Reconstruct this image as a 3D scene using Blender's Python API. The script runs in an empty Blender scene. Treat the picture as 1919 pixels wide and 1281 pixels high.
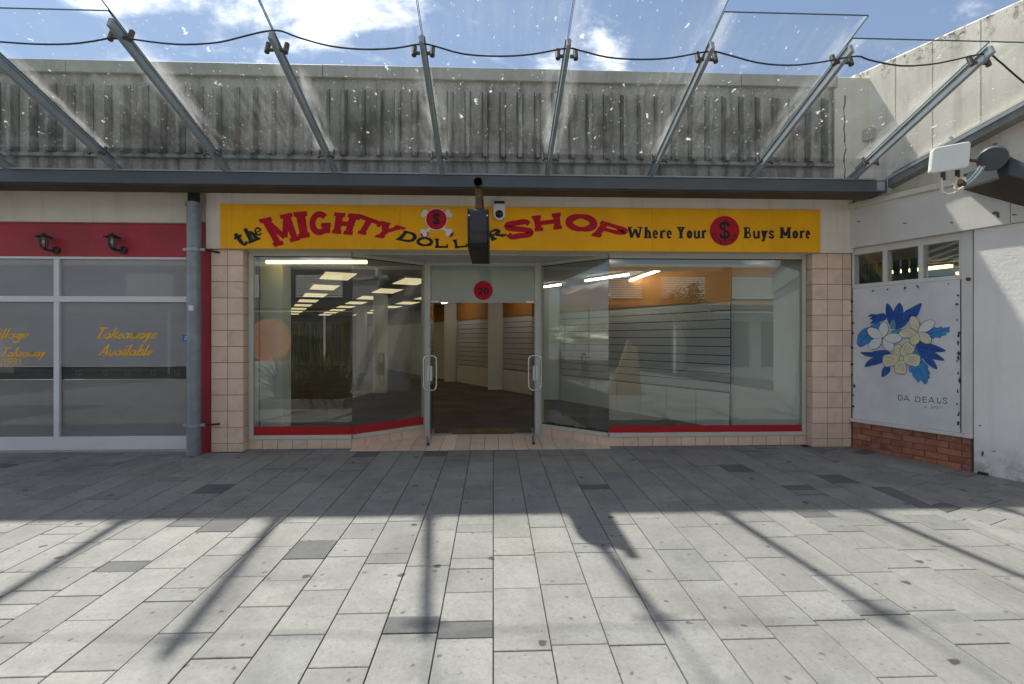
import bpy, bmesh, math, random
from mathutils import Vector, Matrix, Quaternion

# ------------------------------------------------------------------ camera, sky, sun, exposure
scene = bpy.context.scene
FPX, HORIZON, CAM_Z, YAW = 920.0, 634.0, 1.5, math.atan(35 / 920.0)
FACADE = 6.624                                  # distance of the shop facade
cam_data = bpy.data.cameras.new('camera')
cam = bpy.data.objects.new('camera', cam_data)
scene.collection.objects.link(cam)
cam.location = (0, 0, CAM_Z)
cam.rotation_euler = (math.radians(90), 0, -YAW)
cam_data.sensor_width = 36.0
cam_data.lens = 36.0 * FPX / 1919.0
cam_data.shift_y = -(640.5 - HORIZON) / 1919.0
cam_data.clip_start = 0.05
cam_data.clip_end = 2000
scene.camera = cam

SUN_TO = Vector((-0.373, 0.4145, 1.0)).normalized()
sun_data = bpy.data.lights.new('sun', 'SUN')
sun = bpy.data.objects.new('sun', sun_data)
scene.collection.objects.link(sun)
sun.rotation_mode = 'QUATERNION'
sun.rotation_quaternion = (-SUN_TO).to_track_quat('-Z', 'Y')
sun_data.energy = 3.4
sun_data.angle = math.radians(1.1)
sun_data.color = (1.0, 0.955, 0.88)

world = bpy.data.worlds.new('World')
scene.world = world
world.use_nodes = True
wn, wl = world.node_tree.nodes, world.node_tree.links
wn.clear()
w_out = wn.new('ShaderNodeOutputWorld')
w_bg = wn.new('ShaderNodeBackground')
w_bg.inputs['Strength'].default_value = 0.052
w_sky = wn.new('ShaderNodeTexSky')
w_sky.sky_type = 'NISHITA'
w_sky.sun_disc = False
w_sky.sun_elevation = math.asin(SUN_TO.z)
w_sky.sun_rotation = math.atan2(SUN_TO.x, SUN_TO.y) % (2 * math.pi)
w_sky.air_density = 1.1
w_sky.dust_density = 0.6
w_tc = wn.new('ShaderNodeTexCoord')
w_sep = wn.new('ShaderNodeSeparateXYZ')
wl.new(w_tc.outputs['Generated'], w_sep.inputs[0])
w_add = wn.new('ShaderNodeMath'); w_add.operation = 'ADD'; w_add.inputs[1].default_value = 0.22
w_max = wn.new('ShaderNodeMath'); w_max.operation = 'MAXIMUM'; w_max.inputs[1].default_value = 0.05
wl.new(w_sep.outputs['Z'], w_add.inputs[0]); wl.new(w_add.outputs[0], w_max.inputs[0])
w_div = wn.new('ShaderNodeVectorMath'); w_div.operation = 'DIVIDE'
w_cmb = wn.new('ShaderNodeCombineXYZ')
for k in range(3):
    wl.new(w_max.outputs[0], w_cmb.inputs[k])
wl.new(w_tc.outputs['Generated'], w_div.inputs[0]); wl.new(w_cmb.outputs[0], w_div.inputs[1])
w_map = wn.new('ShaderNodeMapping')
w_map.inputs['Location'].default_value = (1.635, -5.022, 0.4)
w_map.inputs['Scale'].default_value = (1.15, 1.5, 1.0)
wl.new(w_div.outputs[0], w_map.inputs[0])
w_noi = wn.new('ShaderNodeTexNoise')
w_noi.inputs['Scale'].default_value = 1.5
w_noi.inputs['Detail'].default_value = 9
w_noi.inputs['Roughness'].default_value = 0.58
w_noi.inputs['Distortion'].default_value = 0.25
wl.new(w_map.outputs[0], w_noi.inputs['Vector'])
w_ramp = wn.new('ShaderNodeMapRange')
w_ramp.interpolation_type = 'SMOOTHSTEP'
w_ramp.inputs['From Min'].default_value = 0.525
w_ramp.inputs['From Max'].default_value = 0.78
w_ramp.inputs['To Min'].default_value = 0.02
wl.new(w_noi.outputs[0], w_ramp.inputs[0])
w_tint = wn.new('ShaderNodeMixRGB'); w_tint.blend_type = 'MULTIPLY'
w_tint.inputs[0].default_value = 1
w_tint.inputs[2].default_value = (0.84, 0.95, 1.05, 1)
wl.new(w_sky.outputs[0], w_tint.inputs[1])
w_mix = wn.new('ShaderNodeMixRGB')
w_mix.inputs[2].default_value = (48.0, 45.5, 41.2, 1)
wl.new(w_ramp.outputs[0], w_mix.inputs[0]); wl.new(w_tint.outputs[0], w_mix.inputs[1])
wl.new(w_mix.outputs[0], w_bg.inputs[0]); wl.new(w_bg.outputs[0], w_out.inputs[0])

scene.view_settings.view_transform = 'Standard'
scene.view_settings.look = 'None'
scene.view_settings.gamma = 1.0
scene.view_settings.use_curve_mapping = False
scene.view_settings.exposure = 1.14
scene.render.engine = 'CYCLES'
scene.cycles.use_denoising = True
scene.cycles.max_bounces = 7
scene.cycles.diffuse_bounces = 4
scene.cycles.glossy_bounces = 3
scene.cycles.transmission_bounces = 3
scene.cycles.transparent_max_bounces = 16
scene.cycles.use_adaptive_sampling = True
scene.cycles.adaptive_threshold = 0.02
scene.cycles.caustics_reflective = False
scene.cycles.caustics_refractive = False
scene.cycles.sample_clamp_indirect = 6.0

# ------------------------------------------------------------------ measuring helpers
CS, SN = math.cos(YAW), math.sin(YAW)
def ray(u, v):
    a, b = (u - 960.0) / FPX, (HORIZON - v) / FPX
    return Vector((CS * a + SN, -SN * a + CS, b))
def F(u, v, y=FACADE):
    """surveyed point on the upright plane at distance y"""
    d = ray(u, v)
    k = y / d.y
    return Vector((d.x * k, y, CAM_Z + d.z * k))
def FX(u, y=FACADE):
    return F(u, 600, y).x
def FZ(v, u=925, y=FACADE):
    return F(u, v, y).z
SLOPE = 0.0217
def gz(y):
    return SLOPE * (y - FACADE)
def G(u, v):
    """surveyed point on the sloping pavement"""
    d = ray(u, v)
    # CAM_Z + k dz = SLOPE (k dy - FACADE)
    k = (CAM_Z + SLOPE * FACADE) / (SLOPE * d.y - d.z)
    return Vector((d.x * k, d.y * k, CAM_Z + d.z * k))
CORNER = Vector((FX(1598), FACADE, 0.0))
_t = 0.44
WDIR = Vector((_t, -1.0, 0)).normalized()        # along the side wall, towards the viewer
WNRM = Vector((-1.0, -_t, 0)).normalized()       # out of the side wall
def RW(s, z, n=0.0):
    return CORNER + WDIR * s + WNRM * n + Vector((0, 0, z))
def RP(u, v, n=0.0):
    """surveyed point on the side wall -> (s, z)"""
    d = ray(u, v)
    o = Vector((0, 0, CAM_Z))
    p0 = CORNER + WNRM * n
    k = (p0 - o).dot(WNRM) / d.dot(WNRM)
    p = o + d * k
    return (p - p0).dot(WDIR), p.z

# ------------------------------------------------------------------ object helpers
COL = scene.collection
WL = {}
def tag(o, label=None, cat=None, group=None, kind=None):
    if label: o['label'] = label
    if cat: o['category'] = cat
    if group: o['group'] = group
    if kind: o['kind'] = kind
    return o
def thing(name, loc, label, cat, group=None):
    o = bpy.data.objects.new(name, None)
    COL.objects.link(o)
    o.location = loc
    o.empty_display_size = 0.1
    WL[o.name] = Vector(loc)
    return tag(o, label, cat, group)
def link(name, me, origin, parent=None):
    o = bpy.data.objects.new(name, me)
    COL.objects.link(o)
    origin = Vector(origin)
    o.location = origin - WL[parent.name] if parent else origin
    if parent: o.parent = parent
    WL[o.name] = origin
    return o
def unit(v):
    v = Vector(v)
    return v.normalized() if v.length > 1e-9 else Vector((0, 0, 1))
class MB:
    def __init__(self):
        self.v, self.f = [], []
    def add(self, vs, fs):
        b = len(self.v)
        self.v += [Vector(p) for p in vs]
        self.f += [tuple(i + b for i in f) for f in fs]
        return self
    def box(self, x0, x1, y0, y1, z0, z1):
        x0, x1 = min(x0, x1), max(x0, x1); y0, y1 = min(y0, y1), max(y0, y1); z0, z1 = min(z0, z1), max(z0, z1)
        return self.add([(x0,y0,z0),(x1,y0,z0),(x1,y1,z0),(x0,y1,z0),(x0,y0,z1),(x1,y0,z1),(x1,y1,z1),(x0,y1,z1)],
                        [(0,3,2,1),(4,5,6,7),(0,1,5,4),(1,2,6,5),(2,3,7,6),(3,0,4,7)])
    def hexa(self, b, t):
        """bottom ring b, top ring t (same count, counter-clockwise from above)"""
        n = len(b)
        return self.add(list(b) + list(t), [tuple(range(n))[::-1], tuple(range(n, 2*n))] +
                        [(i, (i+1) % n, n + (i+1) % n, n + i) for i in range(n)])
    def prism(self, poly, ext):
        ext = Vector(ext)
        poly = [Vector(p) for p in poly]
        nrm = Vector((0,0,0))
        for i in range(len(poly)):
            nrm += (poly[i] - poly[0]).cross(poly[(i+1) % len(poly)] - poly[0])
        if nrm.dot(ext) < 0: poly = poly[::-1]
        return self.hexa(poly, [p + ext for p in poly])
    def rwbox(self, s0, s1, z0, z1, n0, n1):
        s0, s1 = min(s0, s1), max(s0, s1); n0, n1 = min(n0, n1), max(n0, n1)
        b = [RW(s0, z0, n0), RW(s1, z0, n0), RW(s1, z0, n1), RW(s0, z0, n1)]
        return self.prism(b, (0, 0, z1 - z0))
    def bar(self, a, b, w, h, up=(0, 0, 1)):
        a, b = Vector(a), Vector(b)
        d = unit(b - a)
        sx = unit(d.cross(Vector(up)))
        uz = sx.cross(d)
        ring = [sx * (w/2*i) + uz * (h/2*j) for i, j in ((-1,-1),(1,-1),(1,1),(-1,1))]
        return self.hexa([a + r for r in ring], [b + r for r in ring])
    def tube(self, path, r, n=10, closed=False, cap=True):
        path = [Vector(p) for p in path]
        m = len(path)
        rr = r if isinstance(r, (list, tuple)) else [r] * m
        rings = []
        prev = None
        for i, p in enumerate(path):
            if closed:
                d = unit(path[(i+1) % m] - path[i-1])
            else:
                d = unit(path[min(i+1, m-1)] - path[max(i-1, 0)])
            if prev is None:
                ref = Vector((0, 0, 1)) if abs(d.z) < 0.9 else Vector((1, 0, 0))
                a = unit(d.cross(ref))
            else:
                a = unit(prev - d * prev.dot(d))
            prev = a
            b = d.cross(a)
            rings.append([p + (a * math.cos(2*math.pi*k/n) + b * math.sin(2*math.pi*k/n)) * rr[i] for k in range(n)])
        vs = [q for ring in rings for q in ring]
        fs = []
        for i in range(m if closed else m - 1):
            j = (i + 1) % m
            for k in range(n):
                fs.append((i*n+k, i*n+(k+1) % n, j*n+(k+1) % n, j*n+k))
        if cap and not closed:
            fs.append(tuple(range(n))[::-1]); fs.append(tuple((m-1)*n + k for k in range(n)))
        return self.add(vs, fs)
    def ball(self, c, r, n=10, m=6, squash=1.0):
        c = Vector(c)
        vs, fs = [c - Vector((0,0,r*squash))], []
        for i in range(1, m):
            t = -math.pi/2 + math.pi*i/m
            for k in range(n):
                a = 2*math.pi*k/n
                vs.append(c + Vector((r*math.cos(t)*math.cos(a), r*math.cos(t)*math.sin(a), r*math.sin(t)*squash)))
        vs.append(c + Vector((0,0,r*squash)))
        for k in range(n):
            fs.append((0, 1+(k+1) % n, 1+k))
            fs.append((len(vs)-1, 1+(m-2)*n+k, 1+(m-2)*n+(k+1) % n))
        for i in range(m-2):
            for k in range(n):
                fs.append((1+i*n+k, 1+i*n+(k+1) % n, 1+(i+1)*n+(k+1) % n, 1+(i+1)*n+k))
        return self.add(vs, fs)
    def build(self, name, mat, parent=None, smooth=False, bevel=0.0, origin=None):
        if origin is None:
            lo = Vector([min(p[k] for p in self.v) for k in range(3)])
            hi = Vector([max(p[k] for p in self.v) for k in range(3)])
            origin = Vector(((lo.x+hi.x)/2, (lo.y+hi.y)/2, lo.z))
        origin = Vector(origin)
        me = bpy.data.meshes.new(name)
        me.from_pydata([tuple(p - origin) for p in self.v], [], self.f)
        me.materials.append(mat)
        if smooth:
            me.polygons.foreach_set('use_smooth', [True] * len(me.polygons))
            me.set_sharp_from_angle(angle=math.radians(40))
        me.update()
        o = link(name, me, origin, parent)
        if bevel:
            md = o.modifiers.new('bevel', 'BEVEL')
            md.width = bevel; md.segments = 1; md.limit_method = 'ANGLE'
        return o
def box(name, mat, parent, x0, x1, y0, y1, z0, z1, bevel=0.0):
    return MB().box(x0, x1, y0, y1, z0, z1).build(name, mat, parent, bevel=bevel)
def rwbox(name, mat, parent, s0, s1, z0, z1, n0, n1, bevel=0.0):
    return MB().rwbox(s0, s1, z0, z1, n0, n1).build(name, mat, parent, bevel=bevel)
def copy_piece(o, origin, parent=None, name=None):
    c = o.copy()
    COL.objects.link(c)
    origin = Vector(origin)
    if name: c.name = name
    c.parent = parent
    c.location = origin - WL[parent.name] if parent else origin
    WL[c.name] = origin
    return c

# ------------------------------------------------------------------ materials
class NT:
    def __init__(self, name):
        self.m = bpy.data.materials.new(name)
        self.m.use_nodes = True
        self.n, self.l = self.m.node_tree.nodes, self.m.node_tree.links
        self.n.clear()
        self.out = self.n.new('ShaderNodeOutputMaterial')
    def node(self, kind, **kw):
        n = self.n.new(kind)
        for k, v in kw.items():
            if hasattr(n, k): setattr(n, k, v)
            else: n.inputs[k.replace('_', ' ')].default_value = v
        return n
    def inp(self, sock, val):
        if hasattr(val, 'outputs'): self.l.new(val.outputs[0], sock)
        elif hasattr(val, 'is_output'): self.l.new(val, sock)
        else: sock.default_value = val
    def pos(self, scale=(1, 1, 1), loc=(0, 0, 0), rnd=False):
        g = self.n.new('ShaderNodeNewGeometry')
        mp = self.n.new('ShaderNodeMapping')
        mp.inputs['Scale'].default_value = scale
        mp.inputs['Location'].default_value = loc
        self.l.new(g.outputs['Position'], mp.inputs[0])
        if not rnd: return mp
        oi = self.n.new('ShaderNodeObjectInfo')
        vm = self.n.new('ShaderNodeVectorMath'); vm.operation = 'SCALE'
        cb = self.n.new('ShaderNodeCombineXYZ')
        for k in range(3): self.l.new(oi.outputs['Random'], cb.inputs[k])
        self.l.new(cb.outputs[0], vm.inputs[0]); vm.inputs['Scale'].default_value = 37.0
        ad = self.n.new('ShaderNodeVectorMath')
        self.l.new(mp.outputs[0], ad.inputs[0]); self.l.new(vm.outputs[0], ad.inputs[1])
        return ad
    def noise(self, vec, scale, detail=5, rough=0.6, dist=0.0):
        n = self.n.new('ShaderNodeTexNoise')
        self.l.new(vec.outputs[0], n.inputs['Vector'])
        n.inputs['Scale'].default_value = scale; n.inputs['Detail'].default_value = detail
        n.inputs['Roughness'].default_value = rough; n.inputs['Distortion'].default_value = dist
        return n
    def rng(self, src, a, b, c=0.0, d=1.0, smooth=True):
        n = self.n.new('ShaderNodeMapRange')
        if smooth: n.interpolation_type = 'SMOOTHSTEP'
        self.inp(n.inputs[0], src)
        for k, x in enumerate((a, b, c, d)): n.inputs[k+1].default_value = x
        return n
    def mix(self, fac, a, b, mode='MIX'):
        n = self.n.new('ShaderNodeMixRGB'); n.blend_type = mode
        self.inp(n.inputs[0], fac)
        for k, x in ((1, a), (2, b)):
            if isinstance(x, (tuple, list)): n.inputs[k].default_value = tuple(x)[:3] + (1,)
            elif isinstance(x, (int, float)): n.inputs[k].default_value = (x, x, x, 1)
            else: self.inp(n.inputs[k], x)
        return n
    def math(self, op, a, b=0.0):
        n = self.n.new('ShaderNodeMath'); n.operation = op
        self.inp(n.inputs[0], a); self.inp(n.inputs[1], b)
        return n
    def bsdf(self, col, rough=0.6, metal=0.0, spec=0.5, bump=None, bump_d=0.002, bump_s=0.5, coat=0.0, emit=None, emit_s=0.0):
        b = self.n.new('ShaderNodeBsdfPrincipled')
        if isinstance(col, (tuple, list)): b.inputs['Base Color'].default_value = tuple(col)[:3] + (1,)
        else: self.inp(b.inputs['Base Color'], col)
        self.inp(b.inputs['Roughness'], rough)
        self.inp(b.inputs['Metallic'], metal)
        b.inputs['Specular IOR Level'].default_value = spec
        b.inputs['Coat Weight'].default_value = coat
        b.inputs['Coat Roughness'].default_value = 0.03
        if emit:
            b.inputs['Emission Color'].default_value = tuple(emit)[:3] + (1,)
            b.inputs['Emission Strength'].default_value = emit_s
        if bump is not None:
            bp = self.n.new('ShaderNodeBump')
            bp.inputs['Strength'].default_value = bump_s
            bp.inputs['Distance'].default_value = bump_d
            self.inp(bp.inputs['Height'], bump)
            self.l.new(bp.outputs[0], b.inputs['Normal'])
        self.l.new(b.outputs[0], self.out.inputs[0])
        return b
def plain(name, col, rough=0.6, metal=0.0, var=0.12, scale=2.5, fine=60, bump=0.3, spec=0.5, coat=0.0, rnd=False, streak=0.0, dirt=None, dirt_amt=0.0, dirt_scale=1.5, objvar=0.0):
    """a painted / stone surface: base colour with mottling, fine grain and optional run-down streaks"""
    t = NT(name)
    p = t.pos(rnd=rnd)
    big = t.noise(p, scale, 4, 0.6)
    fin = t.noise(p, fine, 2, 0.5)
    lo = tuple(c * (1 - var) for c in col); hi = tuple(min(1, c * (1 + var)) for c in col)
    c = t.mix(t.rng(big, 0.3, 0.7), lo, hi)
    c = t.mix(t.rng(fin, 0.3, 0.7, 0.0, 0.5), c, tuple(x * (1 - var * 0.8) for x in col))
    if objvar:
        oi = t.n.new('ShaderNodeObjectInfo')
        f = t.rng(oi.outputs['Random'], 0, 1, 1 - objvar, 1 + objvar, smooth=False)
        c = t.mix(1.0, c, f, 'MULTIPLY')
    if streak:
        sp = t.pos(scale=(9, 9, 0.5))
        sn = t.noise(sp, 1.0, 5, 0.65)
        c = t.mix(t.rng(sn, 0.5, 0.78, 0, streak), c, dirt or tuple(x * 0.35 for x in col))
    if dirt and dirt_amt:
        dn = t.noise(p, dirt_scale, 7, 0.7, 0.3)
        c = t.mix(t.rng(dn, 0.5, 0.72, 0, dirt_amt), c, dirt)
    t.bsdf(c, rough, metal, spec, fin, 0.002, bump, coat)
    return t.m

# paving: light granite flags with gum spots and grime
def paver_mat(name, col, var):
    t = NT(name)
    p = t.pos()
    pr = t.pos(rnd=True)
    grain = t.noise(p, 190, 2, 0.6)
    cloud = t.noise(pr, 3.2, 5, 0.6)
    grime = t.noise(p, 1.1, 7, 0.68, 0.4)
    oi = t.n.new('ShaderNodeObjectInfo')
    c = t.mix(t.rng(cloud, 0.3, 0.7), tuple(x * (1 - var) for x in col), tuple(x * (1 + var) for x in col))
    c = t.mix(1.0, c, t.rng(oi.outputs['Random'], 0, 1, 0.87, 1.08, smooth=False), 'MULTIPLY')
    warm = t.n.new('ShaderNodeMixRGB'); warm.blend_type = 'MULTIPLY'
    m7 = t.math('FRACT', t.math('MULTIPLY', oi.outputs['Random'], 7.31))
    t.inp(warm.inputs[0], t.rng(m7, 0.3, 0.9, 0, 1)); t.inp(warm.inputs[1], c); warm.inputs[2].default_value = (1.005, 0.995, 0.978, 1)
    c = t.mix(t.rng(grain, 0.42, 0.7, 0, 0.42), warm, tuple(x * 0.55 for x in col))
    mid = t.noise(p, 34, 5, 0.72)
    c = t.mix(t.rng(mid, 0.40, 0.68, 0, 0.34), c, tuple(x * 0.5 for x in col))
    c = t.mix(t.rng(grime, 0.42, 0.78, 0, 0.6), c, (0.11, 0.105, 0.098))
    # trodden-in gum and drips
    for sc, th, am in ((1.5, 0.05, 0.85), (3.9, 0.065, 0.6), (12.0, 0.11, 0.3)):
        vo = t.n.new('ShaderNodeTexVoronoi'); vo.voronoi_dimensions = '2D'; vo.inputs['Scale'].default_value = sc
        wob = t.noise(p, 14, 2, 0.5)
        ad = t.n.new('ShaderNodeVectorMath'); ad.operation = 'MULTIPLY_ADD'
        t.l.new(wob.outputs['Color'], ad.inputs[0]); ad.inputs[1].default_value = (0.05, 0.05, 0.05); t.l.new(p.outputs[0], ad.inputs[2])
        t.l.new(ad.outputs[0], vo.inputs['Vector'])
        sel = t.math('GREATER_THAN', t.math('FRACT', t.math('MULTIPLY', vo.outputs['Color'], 3.7)), 0.55)
        spot = t.math('MULTIPLY', t.rng(vo.outputs['Distance'], th * 0.55, th, am, 0.0), sel)
        c = t.mix(spot, c, (0.035, 0.034, 0.032))
    b = t.noise(p, 60, 4, 0.7)
    t.bsdf(c, t.rng(grime, 0.3, 0.7, 0.62, 0.8), 0, 0.4, b, 0.004, 0.35)
    return t.m
PAVE_L = paver_mat('granite_light', (0.258, 0.255, 0.240), 0.09)
PAVE_M = paver_mat('granite_blue', (0.222, 0.222, 0.216), 0.10)
PAVE_D = paver_mat('granite_dark', (0.122, 0.122, 0.124), 0.14)
JOINT = plain('joint_sand', (0.04, 0.038, 0.034), 0.9, var=0.3, scale=6)
GROUND = plain('asphalt_ground', (0.25, 0.25, 0.24), 0.9, var=0.2, scale=0.7)
TILE = plain('facade_tile', (0.75, 0.555, 0.42), 0.32, var=0.07, scale=5, fine=40, bump=0.06, rnd=True, objvar=0.07, dirt=(0.25, 0.17, 0.12), dirt_amt=0.3, dirt_scale=2.2)
GROUT = plain('tile_grout', (0.14, 0.105, 0.085), 0.9)
FRAME = plain('cream_aluminium', (0.56, 0.55, 0.46), 0.42, var=0.05)
WHITE_AL = plain('white_aluminium', (0.68, 0.69, 0.70), 0.35, var=0.04)
CREAM = plain('cream_board', (0.76, 0.69, 0.57), 0.55, var=0.05, streak=0.25, dirt=(0.36, 0.29, 0.2))
CREAM_G = plain('cream_render', (0.68, 0.63, 0.52), 0.7, var=0.06, streak=0.2, dirt=(0.3, 0.27, 0.2))
RED = plain('red_paint', (0.40, 0.024, 0.033), 0.5, var=0.16, scale=1.7, streak=0.4, dirt=(0.2, 0.045, 0.045), dirt_amt=0.3, dirt_scale=2.5)
RED_STRIPE = plain('red_film', (0.42, 0.008, 0.012), 0.35, var=0.06)
YELLOW = plain('yellow_sign', (0.92, 0.43, 0.004), 0.5, spec=0.2, var=0.09, scale=1.4, streak=0.3, dirt=(0.5, 0.25, 0.03))
SIGN_RED = plain('sign_red', (0.50, 0.006, 0.022), 0.5, var=0.14, scale=9, spec=0.2)
SIGN_DARK = plain('sign_dark', (0.018, 0.022, 0.022), 0.5, spec=0.2, var=0.3, scale=9)
SIGN_WHITE = plain('sign_white', (0.75, 0.7, 0.68), 0.5)
STEEL = plain('painted_blue_grey_steel', (0.075, 0.09, 0.102), 0.42, var=0.10, scale=3, streak=0.2, dirt=(0.08, 0.085, 0.085))
STEEL_L = plain('galvanised_rafter', (0.30, 0.345, 0.37), 0.4, metal=0.1, var=0.10, scale=5)
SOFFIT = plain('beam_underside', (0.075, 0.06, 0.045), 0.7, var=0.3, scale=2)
GALV = plain('galvanised_steel', (0.36, 0.40, 0.42), 0.45, metal=0.45, var=0.16, scale=4, streak=0.3, dirt=(0.2, 0.21, 0.21))
PIPE = plain('galvanised_pipe', (0.25, 0.28, 0.31), 0.45, metal=0.3, var=0.2, scale=5, streak=0.4, dirt=(0.12, 0.115, 0.105))
CHROME = plain('stainless', (0.62, 0.62, 0.60), 0.18, metal=1.0, var=0.03)
BLACK = plain('black_plastic', (0.02, 0.02, 0.022), 0.35, var=0.3)
IRON = plain('black_iron', (0.018, 0.018, 0.018), 0.45, var=0.3)
RUST = plain('rusty_strap', (0.11, 0.055, 0.03), 0.75, var=0.5, scale=18)
CABLE = plain('black_cable', (0.025, 0.028, 0.03), 0.5)
WHITE_P = plain('white_plastic', (0.74, 0.74, 0.70), 0.4, var=0.03)
CLAMP = plain('clamp_metal', (0.12, 0.105, 0.09), 0.45, metal=0.5, var=0.3, scale=20)

def concrete_panel():
    t = NT('stained_concrete')
    p = t.pos()
    st = t.noise(t.pos(scale=(5, 5, 0.6)), 1.3, 6, 0.68)
    bl = t.noise(t.pos(scale=(1.4, 1.4, 1.1), loc=(4, 0, 2)), 1.6, 7, 0.7, 0.3)
    fi = t.noise(p, 34, 5, 0.7)
    g = t.n.new('ShaderNodeSeparateXYZ'); t.l.new(p.outputs[0], g.inputs[0])
    c = t.mix(t.rng(fi, 0.3, 0.7), (0.34, 0.325, 0.28), (0.47, 0.45, 0.39))
    c = t.mix(t.rng(st, 0.44, 0.72, 0, 0.75), c, (0.10, 0.092, 0.072))
    # lichen grows as a ragged belt along the lower half of the panels
    belt = t.math('MULTIPLY', t.rng(g.outputs['Z'], 3.75, 4.05, 0.35, 1.0), t.rng(g.outputs['Z'], 4.25, 4.55, 1.0, 0.2))
    li = t.math('MULTIPLY', t.rng(bl, 0.40, 0.66, 0, 0.9), belt)
    c = t.mix(li, c, (0.055, 0.052, 0.042))
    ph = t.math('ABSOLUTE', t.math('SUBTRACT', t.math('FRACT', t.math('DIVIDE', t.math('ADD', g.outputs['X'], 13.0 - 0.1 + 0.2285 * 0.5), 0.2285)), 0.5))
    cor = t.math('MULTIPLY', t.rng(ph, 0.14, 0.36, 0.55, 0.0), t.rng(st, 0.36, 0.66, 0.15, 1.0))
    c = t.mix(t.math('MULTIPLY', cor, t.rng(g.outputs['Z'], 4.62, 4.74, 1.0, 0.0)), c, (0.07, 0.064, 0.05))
    t.bsdf(c, 0.85, 0, 0.3, fi, 0.006, 0.5)
    return t.m
CONCRETE = concrete_panel()
CAPPING = plain('metal_capping', (0.40, 0.385, 0.33), 0.6, var=0.12, scale=3, streak=0.35, dirt=(0.25, 0.17, 0.1))
def side_wall_mat():
    t = NT('weathered_render')
    p = t.pos()
    fi = t.noise(p, 40, 4, 0.65)
    bg = t.noise(p, 1.2, 5, 0.6)
    st = t.noise(t.pos(scale=(4, 4, 0.45)), 1.5, 6, 0.65)
    sp = t.noise(p, 13, 6, 0.75)
    g = t.n.new('ShaderNodeSeparateXYZ'); t.l.new(p.outputs[0], g.inputs[0])
    c = t.mix(t.rng(bg, 0.3, 0.7), (0.66, 0.60, 0.50), (0.80, 0.75, 0.65))
    c = t.mix(t.rng(st, 0.48, 0.75, 0, 0.45), c, (0.36, 0.33, 0.26))
    # black algae streaks creeping down from the coping
    al = t.math('MULTIPLY', t.rng(sp, 0.47, 0.62, 0, 0.95), t.math('MULTIPLY', t.rng(g.outputs['Z'], 4.78, 5.12), t.rng(st, 0.38, 0.56)))
    c = t.mix(al, c, (0.05, 0.05, 0.042))
    t.bsdf(c, 0.8, 0, 0.3, fi, 0.004, 0.5)
    return t.m
SIDE_UP = side_wall_mat()
def low_wall():
    t = NT('white_painted_render')
    p = t.pos()
    bg = t.noise(p, 1.3, 5, 0.6); fi = t.noise(p, 26, 5, 0.65); sc = t.noise(p, 6, 6, 0.75, 0.5)
    st = t.noise(t.pos(scale=(7, 7, 0.5)), 1.0, 5, 0.65)
    g = t.n.new('ShaderNodeSeparateXYZ'); t.l.new(p.outputs[0], g.inputs[0])
    c = t.mix(t.rng(bg, 0.3, 0.7), (0.77, 0.745, 0.71), (0.84, 0.82, 0.785))
    c = t.mix(t.rng(st, 0.5, 0.8, 0, 0.2), c, (0.45, 0.41, 0.36))
    c = t.mix(t.rng(sc, 0.62, 0.72, 0, 0.35), c, (0.42, 0.40, 0.38))
    foot = t.math('MULTIPLY', t.rng(g.outputs['Z'], -0.1, 0.4, 1.0, 0.0), t.rng(sc, 0.36, 0.62, 0.15, 0.9))
    c = t.mix(foot, c, (0.30, 0.28, 0.25))
    t.bsdf(c, 0.6, 0, 0.4, fi, 0.006, 0.6)
    return t.m
SIDE_LOW = low_wall()
SIDE_TRIM = plain('white_trim', (0.68, 0.655, 0.61), 0.5, var=0.06, streak=0.2, dirt=(0.34, 0.3, 0.25))
BRICK = plain('red_brick', (0.36, 0.135, 0.08), 0.8, var=0.25, scale=7, rnd=True, objvar=0.22, dirt=(0.42, 0.31, 0.25), dirt_amt=0.55, dirt_scale=5)
MORTAR = plain('brick_mortar', (0.20, 0.13, 0.10), 0.9, var=0.2)
def board_mat():
    t = NT('mural_board')
    p = t.pos()
    n = t.noise(p, 2.2, 5, 0.6)
    f = t.noise(p, 22, 6, 0.75)
    c = t.mix(t.rng(n, 0.3, 0.75), (0.60, 0.61, 0.62), (0.73, 0.735, 0.73))
    c = t.mix(t.rng(f, 0.68, 0.78, 0, 0.5), c, (0.3, 0.27, 0.24))
    t.bsdf(c, 0.5, 0, 0.4, f, 0.002, 0.2)
    return t.m
BOARD = board_mat()

def schlick(t, ior):
    lw = t.n.new('ShaderNodeLayerWeight'); lw.inputs['Blend'].default_value = 0.5
    r0 = ((ior - 1) / (ior + 1)) ** 2
    return t.math('ADD', t.math('MULTIPLY', t.math('POWER', lw.outputs['Facing'], 5.0), 1 - r0), r0)
def glass_mat(name, tint, ior, dust=0.0, dust_col=(0.6, 0.62, 0.6)):
    t = NT(name)
    tr = t.n.new('ShaderNodeBsdfTransparent'); tr.inputs[0].default_value = tint + (1,)
    gl = t.n.new('ShaderNodeBsdfGlossy'); gl.inputs['Roughness'].default_value = 0.0
    fr = schlick(t, ior)
    mx = t.n.new('ShaderNodeMixShader')
    t.l.new(fr.outputs[0], mx.inputs[0]); t.l.new(tr.outputs[0], mx.inputs[1]); t.l.new(gl.outputs[0], mx.inputs[2])
    last = mx
    if dust:
        p = t.pos()
        n = t.noise(p, 1.8, 5, 0.6)
        df = t.n.new('ShaderNodeBsdfDiffuse'); df.inputs[0].default_value = dust_col + (1,)
        m2 = t.n.new('ShaderNodeMixShader')
        t.inp(m2.inputs[0], t.rng(n, 0.3, 0.75, dust * 0.4, dust * 1.5))
        t.l.new(mx.outputs[0], m2.inputs[1]); t.l.new(df.outputs[0], m2.inputs[2])
        last = m2
    t.l.new(last.outputs[0], t.out.inputs[0])
    return t.m
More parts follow.
